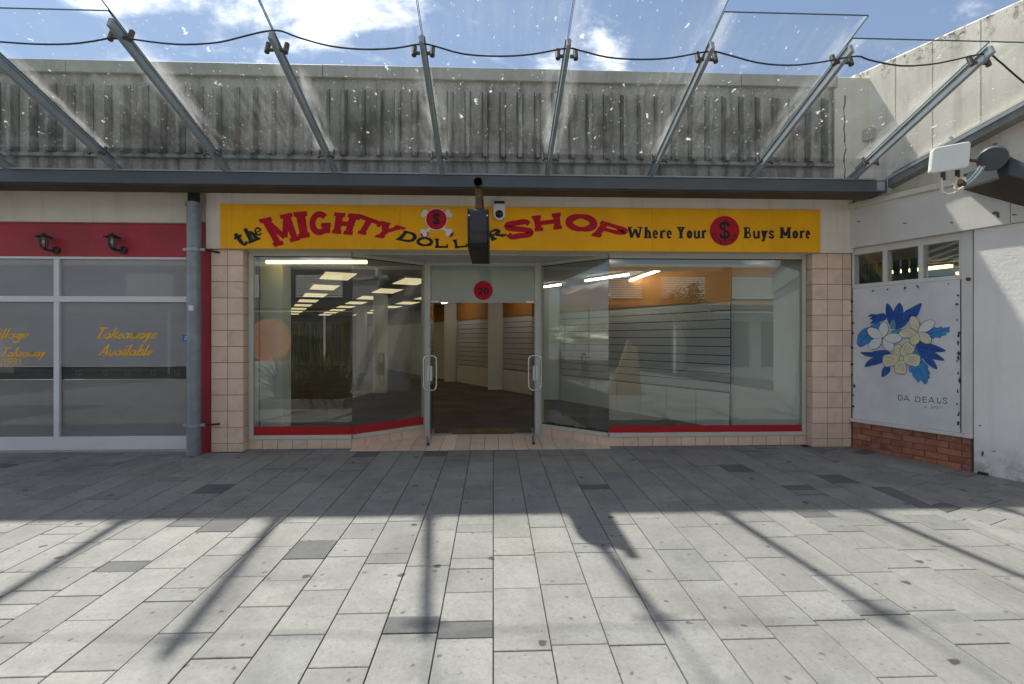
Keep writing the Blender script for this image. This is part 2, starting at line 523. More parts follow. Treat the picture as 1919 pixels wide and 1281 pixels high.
GLASS = glass_mat('shop_glass', (0.93, 0.965, 0.945), 1.85, 0.010)
GLASS_DOOR = glass_mat('door_glass', (0.93, 0.96, 0.945), 1.5, 0.0)
CANOPY_CLEAR = glass_mat('canopy_glass_underside', (0.985, 0.993, 0.99), 1.4)
def canopy_glass():
    t = NT('dirty_canopy_glass')
    p = t.pos()
    tr = t.n.new('ShaderNodeBsdfTransparent'); tr.inputs[0].default_value = (0.955, 0.975, 0.965, 1)
    gl = t.n.new('ShaderNodeBsdfGlossy'); gl.inputs['Roughness'].default_value = 0.02
    fr = schlick(t, 1.35)
    mx = t.n.new('ShaderNodeMixShader')
    t.l.new(fr.outputs[0], mx.inputs[0]); t.l.new(tr.outputs[0], mx.inputs[1]); t.l.new(gl.outputs[0], mx.inputs[2])
    # film of dust that runs down the fall of the glass, and bird droppings
    streak = t.noise(t.pos(scale=(14, 1.0, 1.0)), 1.6, 6, 0.65)
    blot = t.noise(p, 1.1, 6, 0.62, 0.2)
    film = t.math('MULTIPLY', t.rng(streak, 0.3, 0.75, 0.3, 1.0), t.rng(blot, 0.38, 0.75, 0.02, 0.11))
    tc = t.n.new('ShaderNodeTexCoord')
    gs = t.n.new('ShaderNodeSeparateXYZ'); t.l.new(tc.outputs['Generated'], gs.inputs[0])
    ab = t.math('ABSOLUTE', t.math('SUBTRACT', gs.outputs['X'], 0.5))
    ed = t.math('MULTIPLY', t.rng(ab, 0.34, 0.495, 0.0, 0.36), t.rng(t.noise(t.pos(scale=(6, 1.3, 1.3)), 1.0, 5, 0.6), 0.36, 0.68, 0.0, 1.0))
    film = t.math('ADD', film, ed)
    fac = film
    for sc, th, keep, am in ((2.4, 0.06, 0.72, 0.8), (6.0, 0.075, 0.82, 0.7), (15.0, 0.11, 0.82, 0.45)):
        vo = t.n.new('ShaderNodeTexVoronoi'); vo.voronoi_dimensions = '2D'; vo.inputs['Scale'].default_value = sc
        wob = t.noise(p, sc * 5.0, 4, 0.7)
        ad = t.n.new('ShaderNodeVectorMath'); ad.operation = 'MULTIPLY_ADD'
        k = 0.42 / sc
        t.l.new(wob.outputs['Color'], ad.inputs[0]); ad.inputs[1].default_value = (k, k * 1.7, k); t.l.new(p.outputs[0], ad.inputs[2])
        t.l.new(ad.outputs[0], vo.inputs['Vector'])
        sel = t.math('GREATER_THAN', t.math('FRACT', t.math('MULTIPLY', vo.outputs['Color'], 5.3)), keep)
        spot = t.math('MULTIPLY', t.rng(vo.outputs['Distance'], th * 0.45, th, am, 0.0), sel)
        fac = t.math('MAXIMUM', fac, spot)
    df = t.n.new('ShaderNodeBsdfDiffuse'); df.inputs[0].default_value = (0.72, 0.72, 0.70, 1)
    tl = t.n.new('ShaderNodeBsdfTranslucent'); tl.inputs[0].default_value = (0.72, 0.72, 0.70, 1)
    dm = t.n.new('ShaderNodeMixShader'); dm.inputs[0].default_value = 0.6
    t.l.new(df.outputs[0], dm.inputs[1]); t.l.new(tl.outputs[0], dm.inputs[2])
    m2 = t.n.new('ShaderNodeMixShader')
    t.inp(m2.inputs[0], fac)
    t.l.new(mx.outputs[0], m2.inputs[1]); t.l.new(dm.outputs[0], m2.inputs[2])
    t.l.new(m2.outputs[0], t.out.inputs[0])
    return t.m
CANOPY_GLASS = canopy_glass()
GLASS_EDGE = plain('glass_edge', (0.05, 0.085, 0.08), 0.2, var=0.1)
def film_mat(name, col, rough, var=0.1, ior=1.5):
    t = NT(name)
    p = t.pos()
    n = t.noise(t.pos(scale=(1, 1, 2.2)), 1.3, 5, 0.6)
    c = t.mix(t.rng(n, 0.3, 0.7), tuple(x * (1 - var) for x in col), tuple(x * (1 + var) for x in col))
    b = t.bsdf(c, 0.5, 0, 0.3, coat=1.0)
    b.inputs['Coat Roughness'].default_value = rough
    b.inputs['Coat IOR'].default_value = ior
    return t.m
FILM = film_mat('grey_window_film', (0.27, 0.268, 0.27), 0.03, 0.06, 1.5)
FILM_LOW = film_mat('grey_window_film_clear', (0.19, 0.19, 0.18), 0.02, 0.1, 1.55)
BAND = film_mat('dark_window_band', (0.035, 0.037, 0.03), 0.01, 0.4, 1.5)
FROST = film_mat('green_transom_film', (0.30, 0.39, 0.35), 0.03, 0.05, 1.5)
GOLD = plain('gold_lettering', (0.80, 0.42, 0.012), 0.4, var=0.05)
BLUE_STICKER = plain('blue_sticker', (0.01, 0.16, 0.55), 0.4)
CARPET = plain('brown_carpet', (0.125, 0.105, 0.095), 0.95, var=0.25, scale=1.2, spec=0.15)
CEIL = plain('ceiling_tile', (0.55, 0.53, 0.49), 0.9, var=0.05)
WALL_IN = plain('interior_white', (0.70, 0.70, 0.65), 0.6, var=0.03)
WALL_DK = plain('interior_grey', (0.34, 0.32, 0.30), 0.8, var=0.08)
ORANGE_IN = plain('interior_orange', (0.42, 0.17, 0.03), 0.7, var=0.06)
SLAT = plain('slatwall_grey', (0.54, 0.535, 0.545), 0.45, var=0.04, rnd=True)
GAP_DK = plain('slat_groove', (0.02, 0.02, 0.02), 0.8)
MAT_BR = plain('coir_mat', (0.16, 0.11, 0.05), 0.95, var=0.25, scale=12)
def emis(name, col, s):
    t = NT(name)
    e = t.n.new('ShaderNodeEmission'); e.inputs[0].default_value = col + (1,); e.inputs[1].default_value = s
    t.l.new(e.outputs[0], t.out.inputs[0])
    return t.m
TROFFER = emis('light_diffuser', (1.0, 0.80, 0.47), 0.40)
TUBE = emis('fluorescent_tube', (1.0, 0.92, 0.76), 6.0)
TUBE_Y = emis('warm_fluorescent_tube', (1.0, 0.80, 0.26), 2.4)

# ------------------------------------------------------------------ clipped flat pieces (pavers, tiles, bricks)
def clip(poly, p, n):
    """keep the part of a 2D polygon where (q - p).n >= 0"""
    out = []
    for i in range(len(poly)):
        a, b = poly[i], poly[(i + 1) % len(poly)]
        da = (a[0]-p[0])*n[0] + (a[1]-p[1])*n[1]; db = (b[0]-p[0])*n[0] + (b[1]-p[1])*n[1]
        if da >= 0: out.append(a)
        if (da >= 0) != (db >= 0):
            k = da / (da - db)
            out.append((a[0] + (b[0]-a[0])*k, a[1] + (b[1]-a[1])*k))
    return out
def area2(poly):
    return 0.5 * sum(poly[i][0]*poly[(i+1) % len(poly)][1] - poly[(i+1) % len(poly)][0]*poly[i][1] for i in range(len(poly)))
def shrink(poly, c, d):
    out = []
    for p in poly:
        v = Vector((p[0]-c[0], p[1]-c[1]))
        L = v.length
        k = max(0.0, (L - d * 1.4) / L) if L > 1e-6 else 0
        out.append((c[0] + v.x*k, c[1] + v.y*k))
    return out
def slab_mesh(name, poly, thick, bev, to3, mat):
    """poly: 2D outline; to3(a, b, h) -> local 3D"""
    if area2(poly) < 0: poly = poly[::-1]
    n = len(poly)
    c = (sum(p[0] for p in poly)/n, sum(p[1] for p in poly)/n)
    inn = shrink(poly, c, bev)
    vs = [to3(p[0], p[1], -thick) for p in poly] + [to3(p[0], p[1], -bev) for p in poly] + [to3(p[0], p[1], 0) for p in inn]
    fs = [(i, (i+1) % n, n+(i+1) % n, n+i) for i in range(n)] + [(n+i, n+(i+1) % n, 2*n+(i+1) % n, 2*n+i) for i in range(n)]
    fs.append(tuple(range(2*n, 3*n)))
    t1, t2, t3 = Vector(to3(1,0,0)) - Vector(to3(0,0,0)), Vector(to3(0,1,0)) - Vector(to3(0,0,0)), Vector(to3(0,0,1)) - Vector(to3(0,0,0))
    if t1.cross(t2).dot(t3) < 0: fs = [f[::-1] for f in fs]
    me = bpy.data.meshes.new(name)
    me.from_pydata([tuple(v) for v in vs], [], fs)
    me.materials.append(mat)
    return me

# ------------------------------------------------------------------ ground and pavement
gm = MB()
gm.add([(-400, -400, gz(-60) - 0.35), (400, -400, gz(-60) - 0.35), (400, 400, gz(-60) - 0.35), (-400, 400, gz(-60) - 0.35)], [(0, 1, 2, 3)])
ground = tag(gm.build('ground', GROUND), kind='structure')
pm = MB()
xa, xb, ya, yb = -30.0, 12.0, -32.0, FACADE + 0.34
pm.prism([(xa, ya, gz(ya) - 0.012), (xb, ya, gz(ya) - 0.012), (xb, yb, gz(yb) - 0.012), (xa, yb, gz(yb) - 0.012)], (0, 0, -0.2))
pavement = tag(pm.build('pavement', JOINT, origin=(0, 0, 0)), kind='structure')
QS = Quaternion((1, 0, 0), math.atan(SLOPE))
rng = random.Random(11)
b0, b1 = G(1560, 862), G(1919, 1026)
BP = (b0.x, b0.y)
bd = unit((b1.x - b0.x, b1.y - b0.y, 0))
BN = (bd.y, -bd.x) if bd.y < 0 and (bd.y * -1) > 0 else (-bd.y, bd.x)
if (0 - BP[0]) * BN[0] + (4 - BP[1]) * BN[1] < 0: BN = (-BN[0], -BN[1])
GAP = 0.0058
flags = []          # (centre, angle, polygon about centre, material, key)
def pick(L):
    r = rng.random()
    if L <= 0.16: return PAVE_D if r < 0.45 else (PAVE_M if r < 0.7 else PAVE_L)
    if L <= 0.31: return PAVE_D if r < 0.05 else (PAVE_M if r < 0.15 else PAVE_L)
    return PAVE_M if r < 0.05 else PAVE_L
def courses(lo, hi, first=None):
    out, y = [], lo - rng.random() * 0.5
    while y < hi:
        L = rng.choices((0.15, 0.30, 0.45, 0.60), (0.13, 0.26, 0.33, 0.28))[0]
        out.append((y, y + L)); y += L
    return out
NEAR0 = 1.2
for i in range(-31, 26):
    x0, x1 = i * 0.3, i * 0.3 + 0.3
    for (y0, y1) in courses(NEAR0, FACADE + 0.12):
        xm = (x0 + x1)/2
        front = FX(456) - 0.1 < xm < FX(660) - 0.06 or FX(1142) + 0.06 < xm < FX(1523) + 0.1
        y1c = min(y1, FACADE + (0.06 if x1 < FX(380) else (0.122 if front else -0.004)))
        if y1c - y0 < 0.03: continue
        rect = [(x0+GAP/2, y0+GAP/2), (x1-GAP/2, y0+GAP/2), (x1-GAP/2, y1c-GAP/2), (x0+GAP/2, y1c-GAP/2)]
        pl = clip(rect, BP, BN)
        if len(pl) < 3 or abs(area2(pl)) < 0.002: continue
        whole = len(pl) == 4 and abs(abs(area2(pl)) - abs(area2(rect))) < 1e-6
        flags.append((pl, 0.0, round(y1c - y0, 3) if whole else None, pick(y1 - y0)))
# flags laid square to the side wall
wd, wn2 = (WDIR.x, WDIR.y), (WNRM.x, WNRM.y)
for i in range(0, 14):
    n0, n1 = 0.03 + i * 0.3, 0.33 + i * 0.3
    for (s0, s1) in courses(-2.0, 6.0):
        def q(s, n): return (CORNER.x + wd[0]*s + wn2[0]*n, CORNER.y + wd[1]*s + wn2[1]*n)
        rect = [q(s0+GAP/2, n0+GAP/2), q(s1-GAP/2, n0+GAP/2), q(s1-GAP/2, n1-GAP/2), q(s0+GAP/2, n1-GAP/2)]
        pl = clip(rect, BP, (-BN[0], -BN[1]))
        if len(pl) >= 3: pl = clip(pl, (0, FACADE - 0.006), (0, -1))
        if len(pl) >= 3: pl = clip(pl, (0, NEAR0), (0, 1))
        if len(pl) < 3 or abs(area2(pl)) < 0.002: continue
        whole = len(pl) == 4 and abs(abs(area2(pl)) - abs(area2(rect))) < 1e-6
        flags.append((pl, math.atan2(wd[1], wd[0]), round(s1 - s0, 3) if whole else None, pick(s1 - s0)))
def project(p):
    dx, dy, dz = p[0], p[1], p[2] - CAM_Z
    zc = dx * SN + dy * CS
    xc = dx * CS - dy * SN
    return 960 + FPX * xc / zc, HORIZON - FPX * dz / zc, zc
rank = []
for k, (pl, ang, key, m) in enumerate(flags):
    pr = [project((p[0], p[1], gz(p[1]))) for p in pl]
    inside = any(-5 < u < 1924 and v < 1290 for u, v, _ in pr)
    rank.append((abs(area2([(u, v) for u, v, _ in pr])) if inside else 0.0, k))
rank.sort(reverse=True)
chosen = set(k for a, k in rank[:298] if a > 0)
lost = {id(PAVE_L): [], id(PAVE_M): [], id(PAVE_D): []}
cache = {}
rest = MB(); rest_m = []
for k, (pl, ang, key, m) in enumerate(flags):
    c = (sum(p[0] for p in pl)/len(pl), sum(p[1] for p in pl)/len(pl))
    ca, sa = math.cos(-ang), math.sin(-ang)
    loc = [((p[0]-c[0])*ca - (p[1]-c[1])*sa, (p[0]-c[0])*sa + (p[1]-c[1])*ca) for p in pl]
    jig = rng.uniform(-0.0015, 0.0015)
    if k in chosen:
        ck = (key, round(ang, 3), m.name) if key else None
        me = cache.get(ck) if ck else None
        if me is None:
            me = slab_mesh('paver', loc, 0.045, 0.003, lambda a, b, h: (a, b, h), m)
            if ck: cache[ck] = me
        o = link('paver', me, (c[0], c[1], gz(c[1]) + jig), pavement)
        o.rotation_mode = 'QUATERNION'
        o.rotation_quaternion = QS @ Quaternion((0, 0, 1), ang)
    else:
        base = len(rest.v)
        if area2(pl) < 0: pl = pl[::-1]
        rest.v += [Vector((p[0], p[1], gz(p[1]) + jig)) for p in pl]
        rest.f.append(tuple(range(base, base + len(pl))))
        rest_m.append((PAVE_L, PAVE_M, PAVE_D).index(m))
# the square behind the viewer, seen only in the shop windows
for i in range(-48, 30):
    for (y0, y1) in courses(-28.0, NEAR0):
        y1 = min(y1, NEAR0)
        if y1 - y0 < 0.03: continue
        base = len(rest.v)
        x0, x1 = i*0.3 + GAP/2, i*0.3 + 0.3 - GAP/2
        rest.v += [Vector((x, y, gz(y))) for x, y in ((x0, y0+GAP/2), (x1, y0+GAP/2), (x1, y1-GAP/2), (x0, y1-GAP/2))]
        rest.f.append((base, base+1, base+2, base+3))
        rest_m.append((PAVE_L, PAVE_M, PAVE_D).index(pick(y1 - y0)))
ro = rest.build('paver_field', PAVE_L, pavement, origin=(0, 0, 0))
ro.data.materials.append(PAVE_M); ro.data.materials.append(PAVE_D)
ro.data.polygons.foreach_set('material_index', rest_m)
tag(ro, kind='stuff')

# ------------------------------------------------------------------ tiling of upright and flat faces
def field(name, mat, parent, O, U, V, N, W, H, pu, pv, gap, proud, stagger=0.0, u0=0.0, poly=None, bev=0.0025):
    """lay pieces of pitch pu x pv from O along U and V, standing proud along N; cut at W x H (or at a convex poly)"""
    O, U, V, N = Vector(O), unit(U), unit(V), unit(N)
    cache, r = {}, 0
    v = 0.0
    while v < H - 0.004:
        u = u0 - (stagger if r % 2 else 0.0)
        while u < W - 0.004:
            a0, a1, c0, c1 = max(0, u), min(W, u + pu), v, min(H, v + pv)
            if a1 - a0 > 0.012 and c1 - c0 > 0.012:
                rect = [(a0+gap/2, c0+gap/2), (a1-gap/2, c0+gap/2), (a1-gap/2, c1-gap/2), (a0+gap/2, c1-gap/2)]
                pl = rect
                if poly:
                    for k in range(len(poly)):
                        p, q2 = poly[k], poly[(k+1) % len(poly)]
                        pl = clip(pl, p, (-(q2[1]-p[1]), q2[0]-p[0])) if len(pl) >= 3 else []
                if len(pl) >= 3 and abs(area2(pl)) > 0.0008:
                    cx, cy = sum(p[0] for p in pl)/len(pl), sum(p[1] for p in pl)/len(pl)
                    loc = [(p[0]-cx, p[1]-cy) for p in pl]
                    key = tuple((round(p[0], 3), round(p[1], 3)) for p in loc)
                    me = cache.get(key)
                    if me is None:
                        me = slab_mesh(name, loc, proud + 0.004, bev, lambda a, b, h: U*a + V*b + N*h, mat)
                        cache[key] = me
                    link(name, me, O + U*cx + V*cy + N*proud, parent)
            u += pu
        v += pv; r += 1

# ------------------------------------------------------------------ the shop building
YW = FACADE + 0.145            # glass line
YD = 7.55                      # door line
TP = 0.2138                    # tile pitch
ZTOP = 2.678                   # underside of the sign fascia
ZH = 2.645                     # window head
FL = 0.03                      # shop floor
shop = thing('shop_building', (0, FACADE + 1, 0), 'pink tiled single storey shop with angled glass entrance under yellow sign', 'building')
xL0, xL1 = FX(396), FX(456)
xR0, xR1 = FX(1523), CORNER.x - 0.012
def pier(x0, x1, reveal_side, extra):
    p = box('pier', GROUT, shop, x0 + 0.008, x1 - 0.008, FACADE + 0.008, FACADE + 0.5, -0.02, ZTOP)
    field('tile', TILE, p, (x0, FACADE + 0.008, ZTOP), (1, 0, 0), (0, 0, -1), (0, -1, 0), x1 - x0, ZTOP, TP, TP, 0.006, 0.008)
    if reveal_side > 0:
        field('tile', TILE, p, (x1 - 0.008, FACADE + 0.001, ZTOP), (0, 1, 0), (0, 0, -1), (1, 0, 0), 0.16, ZTOP, TP, TP, 0.006, 0.008)
    else:
        field('tile', TILE, p, (x0 + 0.008, FACADE + 0.001, ZTOP), (0, 1, 0), (0, 0, -1), (-1, 0, 0), 0.16, ZTOP, TP, TP, 0.006, 0.008)
    return p
pier(xL0, xL1, 1, 0)
pier(xR0, xR1, -1, 0)

AL = Vector((FX(660, YW), YW, 0)); BL = Vector((FX(797, YD), YD, 0))
AR = Vector((FX(1142, YW), YW, 0)); BR = Vector((FX(1013, YD), YD, 0))
ZR = 0.135                      # top of tiled riser
ZS = 0.19                       # top of sill rail
def riser(a, b, pu):
    d = unit(b - a); n = Vector((d.y, -d.x, 0))
    if n.y > 0: n = -n
    w = (b - a).length
    p = MB().prism([a - n*0.008, b - n*0.008, b - n*0.12, a - n*0.12], (0, 0, ZR)).build('stall_riser', GROUT, shop)
    field('tile', TILE, p, a - n*0.008 + Vector((0, 0, ZR)), d, (0, 0, -1), n, w, ZR - 0.002, pu, 0.3, 0.006, 0.008)
riser(Vector((xL1, YW - 0.02, 0)), Vector((AL.x, YW - 0.02, 0)), 0.197)
riser(Vector((AL.x, YW - 0.02, 0)), Vector((BL.x, YD - 0.02, 0)), 0.197)
riser(Vector((BR.x, YD - 0.02, 0)), Vector((AR.x, YW - 0.02, 0)), 0.197)
riser(Vector((AR.x, YW - 0.02, 0)), Vector((xR0, YW - 0.02, 0)), 0.202)

# sloping tiled entrance floor
ef = MB().prism([(AL.x, FACADE - 0.002, -0.006), (AR.x, FACADE - 0.002, -0.006), (AR.x, YW, 0.0), (BR.x, YD, FL - 0.008), (BL.x, YD, FL - 0.008), (AL.x, YW, 0.0)], (0, 0, -0.15)).build('entrance_floor', GROUT, shop)
ex = AL.x
fpoly = [(0, 0), (AR.x - ex, 0), (AR.x - ex, YW - FACADE), (BR.x - ex, YD - FACADE), (BL.x - ex, YD - FACADE), (0, YW - FACADE)]
field('tile', TILE, ef, (ex, FACADE - 0.001, -0.004), (1, 0, 0), (0, YD - FACADE, FL), (0, -FL, YD - FACADE), AR.x - ex, YD - FACADE + 0.001, 0.2, 0.467, 0.006, 0.006, poly=fpoly)

# shop windows: sill rail, head rail, jamb, pane, red strip
def window(a, b, jamb_a, jamb_b, strip):
    d = unit(b - a); n = Vector((d.y, -d.x, 0))
    if n.y > 0: n = -n
    z = Vector((0, 0, 1))
    fr = MB()
    fr.prism([a + n*0.028, b + n*0.028, b - n*0.05, a - n*0.05], (0, 0, ZS - ZR)); 
    for i in range(8): fr.v[i] = fr.v[i] + z*ZR
    m2 = MB().prism([a + n*0.025 + z*(ZH - 0.03), b + n*0.025 + z*(ZH - 0.03), b - n*0.05 + z*(ZH - 0.03), a - n*0.05 + z*(ZH - 0.03)], (0, 0, 0.075))
    fr.add(m2.v, m2.f)
    for flag, e, sgn in ((jamb_a, a, 1), (jamb_b, b, -1)):
        if flag:
            q = e + d*sgn*flag
            m3 = MB().prism([e + n*0.026 + z*ZS, q + n*0.026 + z*ZS, q - n*0.05 + z*ZS, e - n*0.05 + z*ZS], (0, 0, ZH - 0.03 - ZS))
            fr.add(m3.v, m3.f)
    w = fr.build('shop_window', FRAME, shop, bevel=0.003)
    pa = a + d*(jamb_a or 0.0); pb = b - d*(jamb_b or 0.0)
    MB().prism([pa + n*0.005 + z*ZS, pb + n*0.005 + z*ZS, pb - n*0.005 + z*ZS, pa - n*0.005 + z*ZS], (0, 0, ZH - 0.03 - ZS)).build('pane', GLASS, w)
    if strip:
        MB().prism([pa + n*0.0075 + z*(ZS + 0.001), pb + n*0.0075 + z*(ZS + 0.001), pb + n*0.0062 + z*(ZS + 0.001), pa + n*0.0062 + z*(ZS + 0.001)], (0, 0, strip)).build('red_strip', RED_STRIPE, w)
    # dark rubber gasket under the head
    MB().prism([pa + n*0.012 + z*(ZH - 0.043), pb + n*0.012 + z*(ZH - 0.043), pb + n*0.006 + z*(ZH - 0.043), pa + n*0.006 + z*(ZH - 0.043)], (0, 0, 0.012)).build('gasket', BLACK, w)
    return w
window(Vector((xL1 + 0.008, YW, 0)), AL, 0.066, 0.0, 0.118)
window(AL + Vector((0.006, 0.006, 0)), BL, 0.0, 0.035, 0.118)
wr = window(BR, AR + Vector((-0.006, 0.006, 0)), 0.035, 0.0, 0.0)
window(AR, Vector((xR0 - 0.008, YW, 0)), 0.0, 0.055, 0.095)
# torn black film left along the foot of the angled pane
tf = MB()
dv = unit(AR - BR); nv = Vector((dv.y, -dv.x, 0)); nv = -nv if nv.y > 0 else nv
L = (AR - BR).length
top = []
for i in range(41):
    k = i / 40
    h = 0.012 + rng.uniform(0.0, 0.045) ** 1.0
    top.append(BR + dv*(0.04 + (L - 0.05)*k) + nv*0.0075 + Vector((0, 0, ZS + max(0.008, h*(1.1 - 0.6*k)))))
for i in range(40):
    p, q2 = top[i], top[i+1]
    tf.add([(p.x, p.y, ZS + 0.001), (q2.x, q2.y, ZS + 0.001), q2, p], [(0, 1, 2, 3)])
tf.build('torn_film', BLACK, wr)

# fascia behind the sign, entrance soffit, roof slab, back and side walls
fx0, fx1 = FX(386, FACADE - 0.05), CORNER.x - 0.02
box('fascia', CREAM, shop, fx0, fx1, FACADE - 0.05, FACADE + 0.2, ZTOP, 3.7, bevel=0.004)
box('soffit', CREAM_G, shop, fx0 + 0.1, fx1 - 0.1, FACADE + 0.201, YD + 0.35, ZH + 0.046, ZH + 0.1)
box('roof', CAPPING, shop, -17, 4.7, FACADE + 0.21, 36, 3.3, 3.45)
box('ceiling', CEIL, shop, -16.8, 4.6, YD + 0.36, 35.8, 2.72, 2.78)
box('ceiling', CEIL, shop, -3.6, 4.6, YW + 0.06, YD + 0.34, ZH + 0.012, ZH + 0.044)
# head above the inner ceiling step
box('bulkhead', CEIL, shop, -16.8, 4.6, YD + 0.345, YD + 0.36, 2.6, 3.3)
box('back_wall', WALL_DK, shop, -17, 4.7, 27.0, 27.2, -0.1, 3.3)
box('shop_floor', CARPET, shop, -17, 4.7, YD + 0.001, 27, -0.1, FL)
box('display_floor', WALL_IN, shop, xL1, AL.x - 0.05, YW + 0.06, YD, 0.0, FL - 0.002)
box('display_floor', CARPET, shop, AR.x + 0.05, xR0, YW + 0.06, YD, 0.0, FL - 0.002)
MB().prism([AL + Vector((-0.05, .06, 0)), BL + Vector((-0.06, 0, 0)), Vector((AL.x - 0.05, YD, 0))], (0, 0, FL - 0.002)).build('display_floor', CARPET, shop)
MB().prism([AR + Vector((0.05, .06, 0)), Vector((AR.x + 0.05, YD, 0)), BR + Vector((0.06, 0, 0))], (0, 0, FL - 0.002)).build('display_floor', CARPET, shop)
# inner side walls follow the skewed plan of the building
RT = 0.56
def rwall(y): return 3.87 - RT * (y - 7.74)
yy0, yy1 = YW + 0.06, 27.0
MB().prism([(rwall(yy0), yy0, 0), (rwall(yy0) + 0.3, yy0, 0), (rwall(yy1) + 0.3, yy1, 0), (rwall(yy1), yy1, 0)], (0, 0, 3.3)).build('inner_wall', WALL_IN, shop)
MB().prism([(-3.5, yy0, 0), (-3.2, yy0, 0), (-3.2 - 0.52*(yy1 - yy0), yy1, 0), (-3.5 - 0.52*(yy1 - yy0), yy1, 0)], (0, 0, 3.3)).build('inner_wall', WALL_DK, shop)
# orange frieze on the right inner wall
def along(y0, y1, off0, off1, z0, z1):
    nn = unit((-1, -RT, 0))
    a0, a1 = Vector((rwall(y0), y0, z0)), Vector((rwall(y1), y1, z0))
    return MB().prism([a0 + nn*off0, a1 + nn*off0, a1 + nn*off1, a0 + nn*off1], (0, 0, z1 - z0))
along(7.78, 26.8, 0.003, 0.03, 2.12, 2.715).build('frieze', ORANGE_IN, shop)
# white columns against the right wall and one beside the left window
def column(x0, x1, y, dep, m=WALL_IN):
    box('column', m, shop, x0, x1, y, y + dep, FL, 2.715)
column(FX(472, 7.35), FX(530, 7.35), 7.35, 0.3)
column(FX(1015, 11.75), FX(1050, 11.75), 11.75, 0.5)
column(FX(915, 14.1), FX(943, 14.1), 14.1, 0.5)
column(FX(833, 16.8), FX(856, 16.8), 16.8, 0.5)
column(FX(700, 13.4), FX(722, 13.4), 13.4, 0.35)
column(FX(668, 21), FX(684, 21), 21, 0.4)

# door opening: jambs, transom, leaves
jx0, jx1 = BL.x, BR.x
box('door_jamb', FRAME, shop, jx0, FX(808, YD), YD - 0.05, YD + 0.06, FL, ZH + 0.04, bevel=0.003)
box('door_jamb', FRAME, shop, FX(1002, YD), jx1, YD - 0.05, YD + 0.06, FL, ZH + 0.04, bevel=0.003)
ix0, ix1 = FX(808, YD), FX(1002, YD)
zt0, zt1 = FZ(567, 905, YD), FZ(498, 905, YD)
trf = MB().box(ix0, ix1, YD - 0.045, YD + 0.05, zt1, ZH + 0.04)
transom = trf.build('transom', FRAME, shop, bevel=0.003)
box('pane', FROST, transom, ix0 + 0.002, ix1 - 0.002, YD - 0.012, YD + 0.002, zt0, zt1)
box('patch_fitting', CHROME, transom, ix0 + 0.004, ix0 + 0.13, YD - 0.02, YD + 0.012, zt0 - 0.004, zt0 + 0.03)
box('patch_fitting', CHROME, transom, ix1 - 0.13, ix1 - 0.004, YD - 0.02, YD + 0.012, zt0 - 0.004, zt0 + 0.03)
def rounded_loop(c, ax, az, w, h, r, n=6):
    pts = []
    for sx, sz, a0 in ((1, 1, 0), (-1, 1, 90), (-1, -1, 180), (1, -1, 270)):
        for k in range(n + 1):
            a = math.radians(a0 + 90 * k / n)
            pts.append(c + ax*(sx*(w/2 - r) + r*math.cos(a)) + az*(sz*(h/2 - r) + r*math.sin(a)))
    return pts
def leaf(hx, ox):
    h0, h1 = Vector((hx, YD - 0.02, 0)), Vector((ox, 6.72, 0))
    d = unit(h1 - h0); n = Vector((d.y, -d.x, 0))
    z0, z1 = 0.075, zt0 - 0.012
    zz = Vector((0, 0, 1))
    dr = MB().prism([h0 + n*0.006 + zz*z0, h1 + n*0.006 + zz*z0, h1 - n*0.006 + zz*z0, h0 - n*0.006 + zz*z0], (0, 0, z1 - z0)).build('door', GLASS_DOOR, shop)
    # edge trim, bottom shoe, handles, lock, pivot
    e = h1 + zz*z0
    MB().prism([e + n*0.008, e + d*0.008 + n*0.008, e + d*0.008 - n*0.008, e - n*0.008], (0, 0, z1 - z0)).build('edge_trim', GALV, dr)
    MB().prism([h0 + n*0.016 + zz*z0, h0 + d*0.2 + n*0.016 + zz*z0, h0 + d*0.2 - n*0.016 + zz*z0, h0 - n*0.016 + zz*z0], (0, 0, 0.05)).build('pivot_shoe', CHROME, dr)
    hc = h1 - d*0.085 + zz*FZ(699, 805, 6.8)
    lp = rounded_loop(hc, n, zz, 0.172, 0.475, 0.055)
    MB().tube(lp, 0.0125, 10, closed=True).build('handle', CHROME, dr, smooth=True)
    MB().prism([hc + n*0.03 - zz*0.1 - d*0.02, hc + n*0.03 - zz*0.1 + d*0.075, hc - n*0.03 - zz*0.1 + d*0.075, hc - n*0.03 - zz*0.1 - d*0.02], (0, 0, 0.2)).build('lock', WHITE_P, dr, bevel=0.004)
    lb = h1 - d*0.03
    MB().tube([lb + n*0.03 + zz*0.035, lb + n*0.03 + zz*0.16], 0.016, 8).build('floor_bolt', CHROME, dr, smooth=True)
    MB().ball(lb + n*0.02 + zz*0.06, 0.026, 8, 5).build('floor_bolt_knob', IRON, dr, smooth=True)
leaf(FX(813, YD), FX(805.5, 6.72))
leaf(FX(998, YD), FX(1003.5, 6.72))
def closer(x0, x1):
    box('floor_pivot', GALV, shop, x0, x1, YD - 0.06, YD + 0.03, FL - 0.004, FL + 0.012)
closer(FX(812, YD), FX(846, YD)); closer(FX(966, YD), FX(1000, YD))

